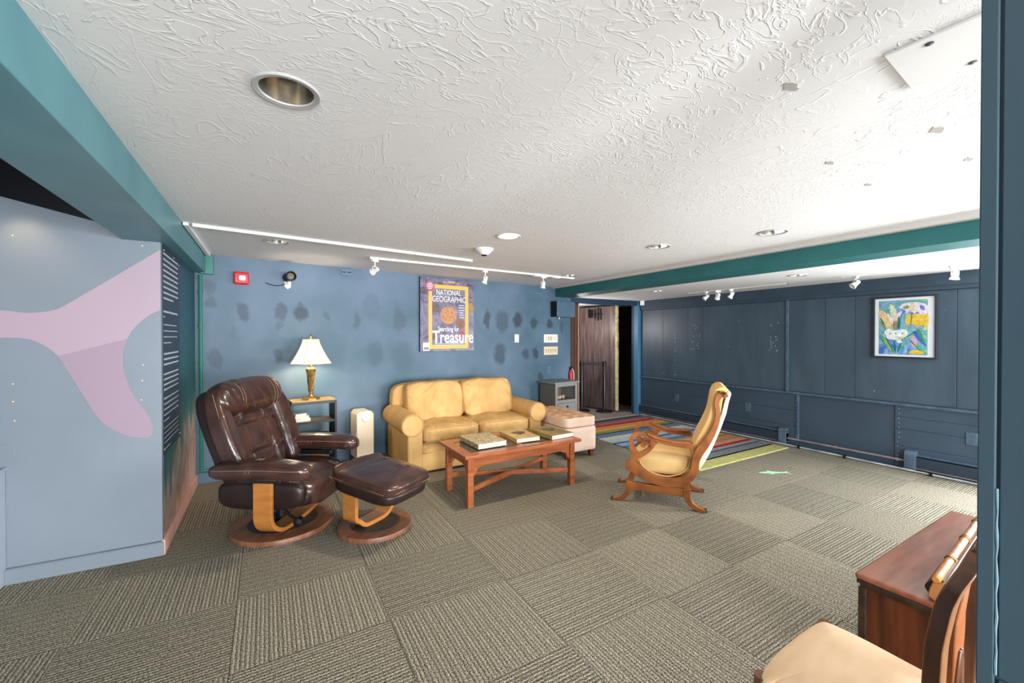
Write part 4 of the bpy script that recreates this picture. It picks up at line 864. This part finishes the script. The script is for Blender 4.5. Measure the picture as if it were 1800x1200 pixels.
# oil radiator heater
t = bthing('oil_radiator', 'cream oil filled radiator heater with a round dial beside the sofa', 'heater', 1.475, .35, 0)
hb = [(-.092, .07), (.092, .07), (.092, .555), (.062, .588), (-.062, .588), (-.092, .555)]
q = MB(); q.prism(hb, -.005, .02); q.build('front_panel', M['cream'], t, smooth=0, bevel=.008)
for k in range(5):
    q = MB(); y = .03 + k * .045; q.prism([(a * .96, z * .985 + .006) for a, z in hb], y, y + .034); q.build('fin', M['cream'], t, smooth=0, bevel=.006)
q = MB(); q.lathe([(.042, 0), (.04, .014), (.036, .02), (0, .021)], 28, M=T(.0, -.005, .515) @ RX(pi / 2)); q.build('dial', M['white'], t)
for x in (-.06, -.03, 0, .03, .06):
    q = MB(); q.box(x - .003, x + .003, -.008, -.004, .09, .45); q.build('panel_rib', M['cream'], t, smooth=0)
for y in (.02, .22):
    q = MB(); q.box(-.10, .10, y - .012, y + .012, .05, .075); q.lathe([(.025, -.1), (.025, -.085), (0, -.085)], 12, c=(0, 0, 0), M=T(0, y, .025) @ RY(pi / 2)); q.lathe([(.025, .085), (.025, .1), (0, .1)], 12, M=T(0, y, .025) @ RY(pi / 2)); q.build('wheel_foot', M['blackmetal'], t)

# ------------------------------------------------------------------ loveseat
t = thing('loveseat_sofa', 'mustard two seat sofa with rolled arms against the back wall', 'sofa', (1.19, 4.07, 0))
SWD, SDP = 1.62, .84
def fab(w, q, a=.006, f=8): 
    w = w.copy(); w.z += a * nz(w, f); return w
q = MB(); q.soft((SWD / 2, .43, .165), (SWD / 2 - .16, .40, .14), 14, 14); q.build('seat_base', M['sofa'], t, smooth=50)
q = MB(); q.box(.155, SWD - .155, .012, .03, .025, .205); q.build('front_rail', M['sofa'], t, bevel=.01)
q = MB(); q.soft((SWD / 2, .76, .46), (SWD / 2 - .03, .10, .40), 9, 12); q.build('back_frame', M['sofa'], t, smooth=50)
for sg in (-1, 1):
    cx = .085 if sg < 0 else SWD - .085
    prof = [(cx - .078, .02)] + [(cx - .078, .42)] + [(cx - sg * -1 * 0 + (.115) * cos(an) + sg * .028, .51 + .112 * sin(an)) for an in [pi + .65 - .28 * k for k in range(17)]] + [(cx + .078, .42), (cx + .078, .02)]
    # keep outline simple: panel + scroll
    ins = cx - sg * .078
    q = MB(); q.box(cx - .078, cx + .078, .0, SDP - .02, .02, .48); q.build('arm_panel', M['sofa'], t, smooth=30, bevel=.022, seg=3)
    q = MB(); pts = [(cx + sg * .028 + .116 * cos(an), .508 + .114 * sin(an)) for an in [2 * pi * k / 28 for k in range(28)]]
    q.prism(pts, -.004, SDP - .06); q.build('arm_roll', M['sofa'], t, smooth=40, bevel=.018, seg=3)
    q = MB(); q.tube([(a, -.004, z) for a, z in [(cx + sg * .028 + .108 * cos(an), .508 + .106 * sin(an)) for an in [2 * pi * k / 28 for k in range(28)]]], .006, 6, closed=True); q.build('arm_piping', M['sofadark'], t)
for k in (0, 1):
    x0 = .165 + k * .645; cx = x0 + .3225
    def sc(w, q, cx=cx):
        w = w.copy(); w.z += (.025 * (1 - q.x ** 2) * (1 - q.y ** 2) if q.z > 0 else 0) + .007 * nz((w.x * 16, w.y * 3, w.z * 3 + k)) + .004 * nz(w, 7)
        if q.y < -.8: w.y += .007 * nz((w.x * 30, 1, w.z * 2)) - .01 * (1 - q.z ** 2)
        return w
    q = MB(); q.soft((cx, .305, .385), (.319, .315, .078), 8, 22, sc); q.build('seat_cushion', M['sofacush'], t, smooth=70)
    q = MB(); q.tube([(cx + .315 * a, -.006, .385 + .07 * b2) for a, b2 in ((-.97, .9), (0, 1.02), (.97, .9))], .004, 5); q.tube([(cx + .315 * a, -.006, .385 + .07 * b2) for a, b2 in ((-.97, -.9), (0, -.98), (.97, -.9))], .004, 5); q.build('cushion_piping', M['sofadark'], t)
    def bc(w, q, cx=cx, k=k):
        w = w.copy(); lean = (w.z - .45) * .28; w.y += lean
        if q.y < 0:
            w.y -= .03 * (1 - q.x ** 2) * (1 - (q.z) ** 2); rad = math.atan2(w.z - .95, w.x - cx - .1)
            w.y += .03 * nz((rad * 6, (w.x - cx) * 3, k * 3)) + .02 * nz((w.x * 5 + w.z * 9, w.z * 4 - w.x * 7, 3 + k)) + .004 * nz(w, 18)
        w.z += .012 * nz((w.x * 6, k, 2)); return w
    q = MB(); q.soft((cx - .004 + (.012 if k else -.012), .50, .665), (.335, .115, .215), 6, 26, bc); q.build('back_cushion', M['sofacush'], t, smooth=70)
    pp = []
    for i in range(40):
        an = 2 * pi * i / 40; c_, s_ = cos(an), sin(an); d = (abs(c_) ** 6 + abs(s_) ** 6) ** (1 / 6); zz = .665 + .207 * s_ / d
        pp.append((cx + (.012 if k else -.012) + .326 * c_ / d, .50 - .085 + (zz - .45) * .28, zz))
    q = MB(); q.tube(pp, .005, 5, closed=True); q.build('cushion_piping', M['sofadark'], t)
for (x, y) in ((.08, .06), (SWD - .08, .06), (.08, SDP - .08), (SWD - .08, SDP - .08)):
    q = MB(); q.lathe([(.02, 0), (.026, .03)], 12, c=(x, y, 0)); q.build('foot', M['black'], t)

# ------------------------------------------------------------------ coffee table and books
t = thing('coffee_table', 'cherry wood coffee table with glass inset and crossed stretchers before the sofa', 'table', (1.95, 3.335, 0))
hx, hy = .595, .30
def mitre(q, x0, y0, x1, y1, w, z0, z1):
    pass
for (x0, x1, y0, y1) in ((-hx, hx, -hy, -hy + .10), (-hx, hx, hy - .10, hy), (-hx, -hx + .10, -hy + .10, hy - .10), (hx - .10, hx, -hy + .10, hy - .10)):
    q = MB(); q.box(x0, x1, y0, y1, .41, .438); q.build('top_rail', M['cherry'], t, smooth=0, bevel=.006)
q = MB(); q.box(-hx + .10, hx - .10, -hy + .10, hy - .10, .422, .431); q.build('glass_panel', M['glassdark'], t, smooth=0)
q = MB(); q.box(-.02, .02, -hy + .1, hy - .1, .431, .434); q.build('centre_bar', M['cherry'], t, smooth=0)
lx, ly = .525, .228
for sx in (-1, 1):
    for sy in (-1, 1):
        q = MB(); q.box(sx * lx - .026, sx * lx + .026, sy * ly - .026, sy * ly + .026, 0, .41); q.build('leg', M['cherry'], t, smooth=0, bevel=.004)
def apron(n_, d0, d1, M_):
    P = [(-n_, .41), (n_, .41), (n_, .25)] + bez([(n_ - .005, .25), (n_ - .03, .275), (n_ - .045, .31), (n_ - .10, .33)], 4) + bez([(-n_ + .10, .33), (-n_ + .045, .31), (-n_ + .03, .275), (-n_ + .005, .25)], 4) + [(-n_, .25)]
    q = MB(); q.prism(P, d0, d1, M=M_); q.build('apron', M['cherry'], t, smooth=0, bevel=.002)
apron(lx - .026, -ly - .012, -ly + .01, Matrix.Identity(4)); apron(lx - .026, ly - .01, ly + .012, Matrix.Identity(4))
apron(ly - .026, -lx - .012, -lx + .01, RZ(pi / 2)); apron(ly - .026, lx - .01, lx + .012, RZ(pi / 2))
an = math.atan2(ly, lx); ln = math.hypot(lx, ly) - .03
for s_, dz in ((1, 0), (-1, .001)):
    q = MB(); q.box(-ln, ln, -.013, .013, .118 + dz, .160 + dz, M=RZ(s_ * an)); q.build('stretcher', M['cherry'], t, smooth=0, bevel=.003)
CB = 'books lying on the coffee table'
for (w, d, h, a, x, y, col, col2, lb) in [(.285, .375, .044, .03, 1.675, 3.37, (206, 190, 150), (120, 104, 78), 'large book with speckled cream cover at the left of the coffee table'), (.245, .36, .036, -.06, 2.065, 3.37, (202, 170, 112), (178, 146, 92), 'tan book with a dark engraving in the middle of the coffee table'), (.265, .375, .040, .06, 2.39, 3.32, (156, 130, 76), (126, 104, 60), 'olive brown book at the right end of the coffee table')]:
    bk = thing('book', lb, 'book', (x, y, .4385), a, CB)
    cm = mat('book_cover', col, .5, col2=col2, vs_=60 if 'speckled' in lb else 12)
    q = MB(); q.box(-w / 2, w / 2, -d / 2, d / 2, 0, .003); q.box(-w / 2, w / 2, -d / 2, d / 2, h - .003, h); q.box(-w / 2, -w / 2 + .004, -d / 2, d / 2, .003, h - .003); q.build('cover', cm, bk, smooth=0, bevel=.001, seg=1)
    q = MB(); q.box(-w / 2 + .005, w / 2 - .005, -d / 2 + .004, d / 2 - .004, .003, h - .003); q.build('pages', M['paper'], bk, smooth=0)
    if 'engraving' in lb or 'olive' in lb:
        q = MB(); P = [(.07 * (1 + .3 * sin(5 * k)) * cos(k * .45), .06 * (1 + .4 * cos(3.3 * k)) * sin(k * .45)) for k in range(14)]; q.prism(P, 0, .0006, M=T(.01, .03, h + .0006) @ RX(pi / 2)); q.build('cover_picture', mat('engraving_print', (70, 58, 46), .6, col2=(130, 108, 80), vs_=40), bk, smooth=0)

# ------------------------------------------------------------------ tufted storage ottoman
t = thing('storage_ottoman', 'beige pink tufted storage ottoman at the right end of the sofa', 'ottoman', (2.875, 3.70, 0), radians(-1))
OW, OD = .45, .84
q = MB(); q.soft((OW / 2, OD / 2, .22), (OW / 2, OD / 2, .14), 22, 10); q.build('body', M['pinkvelvet'], t, smooth=40)
def tuft(w, q):
    w = w.copy()
    if q.z > .2:
        gx = (w.x / OW * 3) % 1 - .5; gy = (w.y / OD * 6) % 1 - .5
        w.z += .016 - .06 * max(0, 1 - math.hypot(gx, gy) / .5) ** 1.5 - .006 * max(0, 1 - abs(abs(gx) - abs(gy)) / .12)
    return w
q = MB(); q.soft((OW / 2, OD / 2, .41), (OW / 2 + .006, OD / 2 + .006, .055), 9, 30, tuft); lid = q.build('lid', [M['pinkvelvet'], M['pinktop']], t, smooth=70)
for f_ in lid.data.polygons:
    if f_.normal.z > .55 and f_.center.y > .03: f_.material_index = 1
q = MB()
def tuft2(w, q):
    w = tuft(w, q); return w
for i in range(3):
    for j in range(6): q.lathe([(.008, 0), (.006, .004), (0, .005)], 10, c=(OW * (i + .5) / 3, OD * (j + .5) / 6, .446))
q.build('tuft_button', M['pinktop'], t)
for (x, y) in ((.05, .05), (OW - .05, .05), (.05, OD - .05), (OW - .05, OD - .05)):
    q = MB(); q.add([(x - .016, y - .016, 0), (x + .016, y - .016, 0), (x + .016, y + .016, 0), (x - .016, y + .016, 0), (x - .028, y - .028, .085), (x + .028, y - .028, .085), (x + .028, y + .028, .085), (x - .028, y + .028, .085)], [(3, 2, 1, 0), (4, 5, 6, 7), (0, 1, 5, 4), (1, 2, 6, 5), (2, 3, 7, 6), (3, 0, 4, 7)]); q.build('leg', M['mahogany'], t, smooth=0)

# ------------------------------------------------------------------ nightstand, ornaments, extinguisher, barrier posts
t = bthing('nightstand', 'grey painted nightstand with open shelf and drawer by the doorway', 'nightstand', 4.43, .40, .0132)
NW, ND = .225, .34
for sx in (-1, 1):
    q = MB(); q.box(min(sx * NW, sx * (NW - .018)), max(sx * NW, sx * (NW - .018)), .0, ND, .0, .685); q.build('side_panel', M['greyside'] if sx < 0 else M['greypaint'], t, smooth=0, bevel=.002)
    q = MB(); q.box(min(sx * NW, sx * (NW - .045)), max(sx * NW, sx * (NW - .045)), -.012, .0, .0, .685); q.build('front_stile', M['greypaint'], t, smooth=0, bevel=.002)
q = MB(); q.box(-NW - .03, NW + .03, -.035, ND + .01, .685, .71); q.build('top', M['greypaint'], t, smooth=0, bevel=.004)
q = MB(); q.box(-NW + .045, NW - .045, -.012, 0, .64, .685); q.box(-NW + .045, NW - .045, -.012, 0, .395, .44); q.build('front_rail', M['greypaint'], t, smooth=0)
q = MB(); q.box(-NW + .018, NW - .018, 0, ND, .42, .44); q.build('shelf', M['greyside'], t, smooth=0)
q = MB(); q.box(-NW + .018, NW - .018, ND - .012, ND, .1, .685); q.build('back_panel', M['greyside'], t, smooth=0)
q = MB(); q.box(-NW + .05, NW - .05, -.016, .0, .20, .39); dr_ = q.build('drawer', M['greypaint'], t, smooth=0, bevel=.003)
q = MB(); q.lathe([(.008, 0), (.008, .012), (.016, .02), (.012, .03), (0, .032)], 14, M=T(0, -.016, .34) @ RX(pi / 2)); q.build('knob', M['blackmetal'], dr_)
q = MB(); q.box(-NW + .045, NW - .045, .0, .02, .06, .19); q.build('plinth', M['greypaint'], t, smooth=0)
p = Vector(bwp(4.37, .33)); t = thing('pine_cone_bunch', 'small bunch of pale pine cones on the nightstand shelf', 'ornament', (p.x, p.y, .4545), TH)
for k, (x, y) in enumerate(((-.05, 0), (0, .01), (.05, -.005))):
    q = MB(); q.soft((x, y, .03), (.03, .03, .03), 2.2, 8, lambda w, q: w + (Vector((0, 0, .007)) if int((math.atan2(q.y, q.x) + 4) * 3 + q.z * 5) % 2 else Vector((0, 0, 0)))); q.build('cone', mat('pale_cone', (206, 184, 150), .8, col2=(120, 88, 60), vs_=40), t)
p = Vector(bwp(4.885, .035)); t = thing('fire_extinguisher', 'small red fire extinguisher hanging at the doorway edge above the nightstand', 'fire extinguisher', (p.x, p.y, .52), TH)
q = MB(); q.lathe([(.0, 0), (.028, .005), (.03, .02), (.03, .28), (.025, .31), (.016, .325), (.014, .34)], 20); q.build('cylinder', M['red'], t)
q = MB(); q.lathe([(.015, .335), (.018, .36), (.01, .375), (0, .376)], 12); q.box(-.01, .045, -.008, .008, .37, .385); q.build('valve', M['black'], t)
q = MB(); q.tube(cat([(.02, -.01, .35), (.045, -.02, .30), (.05, -.02, .2), (.05, -.015, .12)], 5), .007, 6); q.build('hose', M['white'], t)
q = MB(); q.box(-.02, .02, .03, .06, .1, .25); q.build('hook_plate', M['black'], t)
p1, p2 = Vector((5.405, 5.80, 0)), Vector((5.10, 6.08, 0))
def stanchion(p, lb):
    t = thing('stanchion', lb, 'stanchion', p, 0, 'black barrier posts')
    q = MB(); q.lathe([(.155, 0), (.155, .012), (.13, .024), (.05, .034), (.034, .045), (0, .045)], 32); q.build('base', M['black'], t)
    q = MB(); q.lathe([(.032, .04), (.032, .93), (.028, .94), (0, .942)], 18); q.build('post', M['blackmetal'], t)
    q = MB(); q.lathe([(.038, .84), (.038, .925), (.034, .93)], 18); q.build('belt_cassette', M['black'], t); return t
s1 = stanchion(p1, 'black belt barrier post nearest the room in the doorway'); s2 = stanchion(p2, 'black belt barrier post farther back on the left in the doorway')
d = p2 - p1; q = MB(); q.box(.039, d.length - .041, -.002, .002, .86, .91, M=RZ(math.atan2(d.y, d.x))); q.build('belt', M['black'], s1, smooth=0)

# ------------------------------------------------------------------ platform rocking chair with scrolled arms
# local frame: x from front to back, y across (near side 0), z up
ra = math.atan2(2.064 - 2.628, 3.002 - 2.568)
t = thing('platform_rocker', 'carved wooden platform rocking chair with gold upholstery on the carpet', 'rocking chair', (2.568, 2.628, 0), ra)
RW = .46
main = [(.858, .925, .03), (.838, .952, .04), (.808, .935, .04), (.79, .88, .036), (.797, .81, .034), (.795, .75, .034), (.778, .69, .04), (.745, .61, .048), (.70, .535, .062), (.66, .47, .062), (.638, .40, .055), (.63, .33, .06), (.59, .262, .062), (.51, .215, .066), (.407, .202, .068), (.30, .222, .070), (.22, .255, .075), (.16, .30, .085), (.095, .305, .07)]
post = [(.165, .31, .075), (.16, .36, .055), (.172, .405, .05), (.15, .455, .038), (.138, .51, .034), (.155, .56, .032), (.20, .583, .032), (.25, .578, .034), (.31, .555, .034), (.38, .535, .03), (.46, .522, .03), (.54, .52, .036), (.62, .52, .05)]
brk = [(.185, .395, .05), (.24, .425, .04), (.285, .465, .036), (.325, .53, .05)]
curl = [(.29, .48, .028), (.275, .505, .022), (.25, .515, .018), (.228, .503, .016), (.228, .485, .016), (.242, .479, .016)]
for y0 in (-.024, RW - .022):
    q = MB(); q.strip(main, y0, y0 + .046, sub=5); q.build('side_frame', M['rocker'], t, smooth=40, bevel=.006)
    q = MB(); q.strip(post, y0 + .001, y0 + .045, sub=5); q.strip(brk, y0 + .002, y0 + .044); q.strip(curl, y0 + .002, y0 + .044); q.lathe([(.015, -.02), (.015, .02)], 14, M=T(.243, y0 + .023, .487) @ RX(pi / 2)); q.build('scroll_arm', M['rocker'], t, smooth=40, bevel=.005)
    q = MB(); q.strip([(.27, .592, .014), (.34, .566, .016), (.42, .548, .016), (.50, .543, .016), (.60, .547, .016)], y0 - .014, y0 + .060, sub=5); q.build('arm_rest', M['rocker'], t, smooth=40, bevel=.006)
    q = MB(); q.box(.10, .59, y0 + .004, y0 + .042, .105, .168); q.build('base_rail', M['rocker'], t, smooth=0, bevel=.004)
    for nm, P in (('front', [(.125, .178, .05), (.12, .12, .048), (.105, .07, .04), (.07, .032, .034), (.02, .015, .026), (-.015, .012, .02)]), ('rear', [(.575, .172, .055), (.578, .11, .05), (.60, .06, .042), (.64, .028, .036), (.69, .014, .026), (.715, .012, .022)])):
        q = MB(); q.strip(P, y0, y0 + .044, sub=5); q.build('leg', M['rocker'], t, smooth=40, bevel=.004)
        q = MB(); x = P[-1][0]; q.box(x - .012, x + .008, y0 + .002, y0 + .042, 0.0, .026); q.build('brass_toe', M['chestdark'], t, bevel=.004)
for x in (.12, .572):
    q = MB(); q.box(x - .022, x + .022, .02, RW - .02, .115, .165); q.build('cross_rail', M['rocker'], t, smooth=0, bevel=.004)
for y in (.05, RW - .05):
    q = MB(); q.box(.30, .40, y - .02, y + .02, .165, .185); q.build('rocker_spring', M['blackmetal'], t)
# upholstery: back pad, outer back, seat
bk_front = bez([(.872, .985), (.835, 1.0), (.79, .98), (.765, .93), (.752, .85), (.735, .77), (.70, .68), (.655, .585), (.625, .50), (.615, .42)], 5)
bk_rear = [(.66, .34), (.70, .42), (.74, .53), (.785, .66), (.825, .79), (.85, .88), (.872, .94), (.89, .965)]
q = MB(); q.prism(bk_front + [(.64, .40), (.70, .50), (.75, .59), (.80, .70), (.82, .80), (.835, .9), (.86, .955)], .022, RW - .022); q.build('back_pad', M['rockerup'], t, smooth=40, bevel=.012, seg=3)
q = MB(); q.prism([(.64, .36), (.69, .45), (.74, .55), (.79, .67), (.825, .79), (.845, .88), (.862, .955), (.885, .97)] + [(.893, .95), (.875, .88), (.858, .79), (.815, .655), (.765, .52), (.715, .41), (.665, .32)], .016, RW - .016); q.build('outer_back', M['rockerback'], t, smooth=40, bevel=.006)
def rs(w, q):
    w = w.copy()
    if q.z > 0: w.z += .03 * (1 - q.y ** 2) * (1 - .5 * q.x ** 2) + .006 * nz(w, 8)
    if q.x < -.5: w.z -= .05 * ((-q.x - .5) / .5) ** 2
    return w
q = MB(); q.soft((.375, RW / 2, .325), (.26, RW / 2 - .022, .09), 4, 20, rs); q.build('seat_cushion', M['rockerup'], t, smooth=70)
for y in (.026, RW - .026):
    q = MB(); q.tube([(a, y, z) for a, z in cat([(.60, .40), (.585, .335), (.54, .285), (.47, .252), (.39, .243), (.30, .262), (.235, .30), (.205, .345)], 4)], .005, 6); q.build('piping', M['rockerup'], t)

# ------------------------------------------------------------------ chest, bamboo rack, dining chair in the right foreground
t = thing('blanket_chest', 'dark red wooden chest with moulded top in the right foreground', 'chest', (1.93, .215, 0))
CL, CD = 1.12, .485
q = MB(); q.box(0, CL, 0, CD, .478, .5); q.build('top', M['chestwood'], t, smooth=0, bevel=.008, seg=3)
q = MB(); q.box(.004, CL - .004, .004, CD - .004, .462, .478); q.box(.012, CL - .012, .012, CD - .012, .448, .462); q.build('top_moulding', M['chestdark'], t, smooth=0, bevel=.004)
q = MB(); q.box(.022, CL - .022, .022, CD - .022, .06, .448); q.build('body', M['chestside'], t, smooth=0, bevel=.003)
for (x, y) in ((.02, .02), (CL - .02, .02), (.02, CD - .02), (CL - .02, CD - .02)):
    q = MB(); q.box(x - .012, x + .012, y - .012, y + .012, .0, .449); q.build('corner_post', M['chestdark'], t, smooth=0, bevel=.003)
q = MB(); q.box(.01, CL - .01, .01, CD - .01, .02, .07); q.build('plinth', M['chestdark'], t, smooth=0, bevel=.006)
t = thing('bamboo_rack', 'wooden rack with a bamboo turned rail lying on the chest top', 'rack', (1.945, .50, .5005), radians(4.4))
q = MB(); q.prism([(-.005, .04), (.0, .012), (-.02, -.0), (-.06, 0.0), (-.14, .006), (-.155, .02), (-.12, .05), (-.05, .072), (-.012, .062)], 0, .022, M=RZ(-pi / 2) @ Matrix.Scale(-1, 4, (1, 0, 0)) @ T(0, -.022, 0) if False else RZ(pi / 2) @ T(0, -.022, 0)); q.build('end_board', M['chairlight'], t, smooth=0, bevel=.003)
pr = []
q = MB(); P = []; R_ = []
for k in range(61):
    x = .0 + k * .0138; near = min(abs(x - c) for c in (.23, .50, .76)); P.append((x, -.02, .075)); R_.append(.0125 + (.004 if near < .008 else 0) - (.003 if k in (0, 60) else 0))
q.tube(P, R_, 12); q.build('turned_rail', M['bamboo'], t)
for c in (.22, .24, .49, .51, .75, .77):
    q = MB(); q.tube([(c - .0025, -.02, .075), (c + .0025, -.02, .075)], .0155, 12); q.build('node_ring', M['chestdark'], t)
q = MB(); q.box(.02, .88, -.15, -.035, 0, .012, M=T(0, -.002, .068) @ T(0, -.035, 0) @ RX(radians(22)) @ T(0, .035, -.012)); q.build('board', mat('brown_rack_board', (140, 90, 54), .5, col2=(110, 66, 38), vs_=14, bump=.3, bs=80), t, smooth=0, bevel=.003)
q = MB(); q.strip([(-.005, .014, .01), (.006, .035, .01), (-.012, .058, .01), (-.035, .07, .01)], .022, .26, M=RZ(pi / 2) @ Matrix.Scale(-1, 4, (0, 1, 0))); q.build('curved_slat', M['chestdark'], t, smooth=40)

t = thing('dining_chair', 'antique dining chair with pale peach seat and pierced hoop back beside the pillar', 'chair', (1.40, .46, 0), radians(2))
# local: x right, y forward (towards the sofa), seat 0.42 wide
ol = bez([(-.215, .165), (-.225, .17), (-.21, .195), (-.10, .212), (.0, .215), (.10, .213), (.19, .205), (.215, .18), (.22, .10), (.21, -.02), (.20, -.11), (.175, -.135), (0, -.14), (-.17, -.135), (-.195, -.11), (-.205, .0), (-.217, .10)], 4)
def slab(q, pts, z0, z1, dome=0, sc_=1):
    n_ = len(pts); cx = sum(p[0] for p in pts) / n_; cy = sum(p[1] for p in pts) / n_; vs = []; fs = []; rings = [(1, z0), (1, z0 + (z1 - z0) * .6), (.97, z1), (.85, z1 + dome * .5), (.6, z1 + dome * .85), (.3, z1 + dome)]
    for s_, z in rings: vs += [(cx + (p[0] - cx) * s_ * sc_, cy + (p[1] - cy) * s_ * sc_, z) for p in pts]
    for i in range(len(rings) - 1):
        for j in range(n_): fs.append((i * n_ + j, i * n_ + (j + 1) % n_, (i + 1) * n_ + (j + 1) % n_, (i + 1) * n_ + j))
    fs.append(tuple(range(n_ - 1, -1, -1))); fs.append(tuple((len(rings) - 1) * n_ + j for j in range(n_))); q.add(vs, fs)
q = MB(); slab(q, ol, .435, .452, .022, .985); q.build('seat_cushion', M['seatcloth'], t, smooth=60)
q = MB(); slab(q, ol, .385, .432, .0, 1.0); q.build('seat_rail', M['chairwood'], t, smooth=40)
for sx in (-1, 1):
    q = MB(); q.tube([(sx * .2, .19, .45), (sx * .2, .19, .40), (sx * .195, .185, .2), (sx * .19, .18, .0)], [.021, .022, .018, .013], 10); q.build('leg', M['chairwood'], t)
    q = MB(); q.tube([(sx * .18, -.12, .44), (sx * .18, -.13, .2), (sx * .18, -.18, 0)], [.02, .018, .014], 10); q.build('leg', M['chairwood'], t)
def lean(z):
    T_ = [(.42, -.138), (.74, -.151), (.83, -.163), (.87, -.175), (.905, -.190), (.96, -.205)]
    for (a, ya), (c, yc) in zip(T_, T_[1:]):
        if z <= c: return ya + (yc - ya) * (z - a) / (c - a)
    return -.205
hp = [(-.182, .42), (-.188, .55), (-.190, .66), (-.186, .75), (-.174, .815), (-.150, .864), (-.10, .902), (-.048, .926), (0, .934)]
hp = [(a * .9, z) for a, z in hp]; hp = hp + [(-a, z) for a, z in hp[-2::-1]]
hs_ = cat(hp, 5)
def board(q, path, w, d, m=0):
    # flat section board following an x-z path on the leaning back plane
    n_ = len(path); vs = []; fs = []
    for i in range(n_):
        a, c = path[max(0, i - 1)], path[min(n_ - 1, i + 1)]; dx, dz = c[0] - a[0], c[1] - a[1]; l = math.hypot(dx, dz) or 1; nx_, nz_ = -dz / l, dx / l
        ww = w(i / (n_ - 1)) / 2 if callable(w) else w / 2
        for s_, dy in ((-1, 0), (1, 0), (1, d), (-1, d)):
            x, z = path[i][0] + s_ * nx_ * ww, path[i][1] + s_ * nz_ * ww; vs.append((x, lean(z) + dy - d / 2, z))
    for i in range(n_ - 1):
        for j in range(4): fs.append((4 * i + j, 4 * i + (j + 1) % 4, 4 * i + 4 + (j + 1) % 4, 4 * i + 4 + j))
    fs += [(3, 2, 1, 0), (4 * n_ - 4, 4 * n_ - 3, 4 * n_ - 2, 4 * n_ - 1)]; q.add(vs, fs)
q = MB(); board(q, hs_, .05, .030); q.mi = [1 if (i % 4) in (0, 2) and i < len(q.f) - 2 else 0 for i in range(len(q.f))]; q.build('hoop_back', [M['chairwood'], M['chairlight']], t, smooth=50, bevel=.005, seg=3)  # front and rear faces paler than the edges
q = MB(); board(q, cat([(0, .45), (0, .56), (0, .68), (0, .78), (0, .915)], 5), lambda u: .035 + .055 * sin(u * pi) ** 2, .014); q.build('splat', mat('orange_brown_splat', (160, 92, 44), .4, col2=(130, 70, 32), vs_=9), t, smooth=50, bevel=.003)
q = MB(); board(q, cat([(-.02, .46), (-.028, .54), (-.014, .62), (0, .66)], 5), .022, .026); board(q, cat([(.02, .46), (.028, .54), (.014, .62), (0, .66)], 5), .022, .026); q.build('splat_carving', M['chairwood'], t, smooth=50, bevel=.004)
q = MB(); board(q, cat([(-.085, .925), (-.045, .955), (0, .972), (.045, .955), (.085, .925)], 5), lambda u: .02 + .04 * sin(u * pi), .024); q.build('carved_crest', M['chairwood'], t, smooth=50, bevel=.005)

t = thing('alcove_spotlight', 'small steel spotlight at the top left over the front panel', 'spotlight', fp(-.72, .10, 2.20))
q = MB(); q.lathe([(.02, .05), (.024, .0), (.03, -.03), (.026, -.032), (0, -.02)], 16, M=RX(.5)); q.tube([(0, 0, .03), (0, 0, .16)], .008); q.build('lamp_can', M['steel'], t)
sl = bpy.data.lights.new('alcove_lamp', 'SPOT'); sl.energy = 3.2; sl.color = (1, .70, .38); sl.spot_size = radians(80); sl.spot_blend = 1; sl.shadow_soft_size = .03
o = bpy.data.objects.new('alcove_lamp', sl); COL.objects.link(o); o.location = fp(-.66, .16, 2.16); o.rotation_euler = (radians(28), 0, radians(-30))

q = MB(); rq = random.Random(5)
for k in range(70):
    y, z = rq.choice([(4.55, rq.uniform(.75, 1.6)), (4.15 + rq.uniform(-.1, .1), rq.uniform(1.2, 1.6)), (3.0 + rq.uniform(-.06, .06), rq.uniform(1.2, 1.6)), (rq.uniform(1.1, 5.1), rq.uniform(.75, 1.8))])
    r = rq.uniform(.002, .006); q.box(XR - .0008, XR, y - r, y + r, z - r * rq.uniform(.6, 2), z + r)
o = q.build('paint_chip', mat('pale_paint_chip', (170, 182, 190), .6), wr, smooth=0); o['kind'] = 'stuff'

q = MB(); q.tube([(PX - .006, .1902 + .0006 * sin(k * 2.1), .82 + .02 * k) for k in range(17)], [.0016 + .0006 * sin(k * 1.7) for k in range(17)], 6); q.build('gap_highlight', mat('pale_gap_highlight', (116, 146, 158), .6), pil)  # pale line painting a highlight along the bead gap
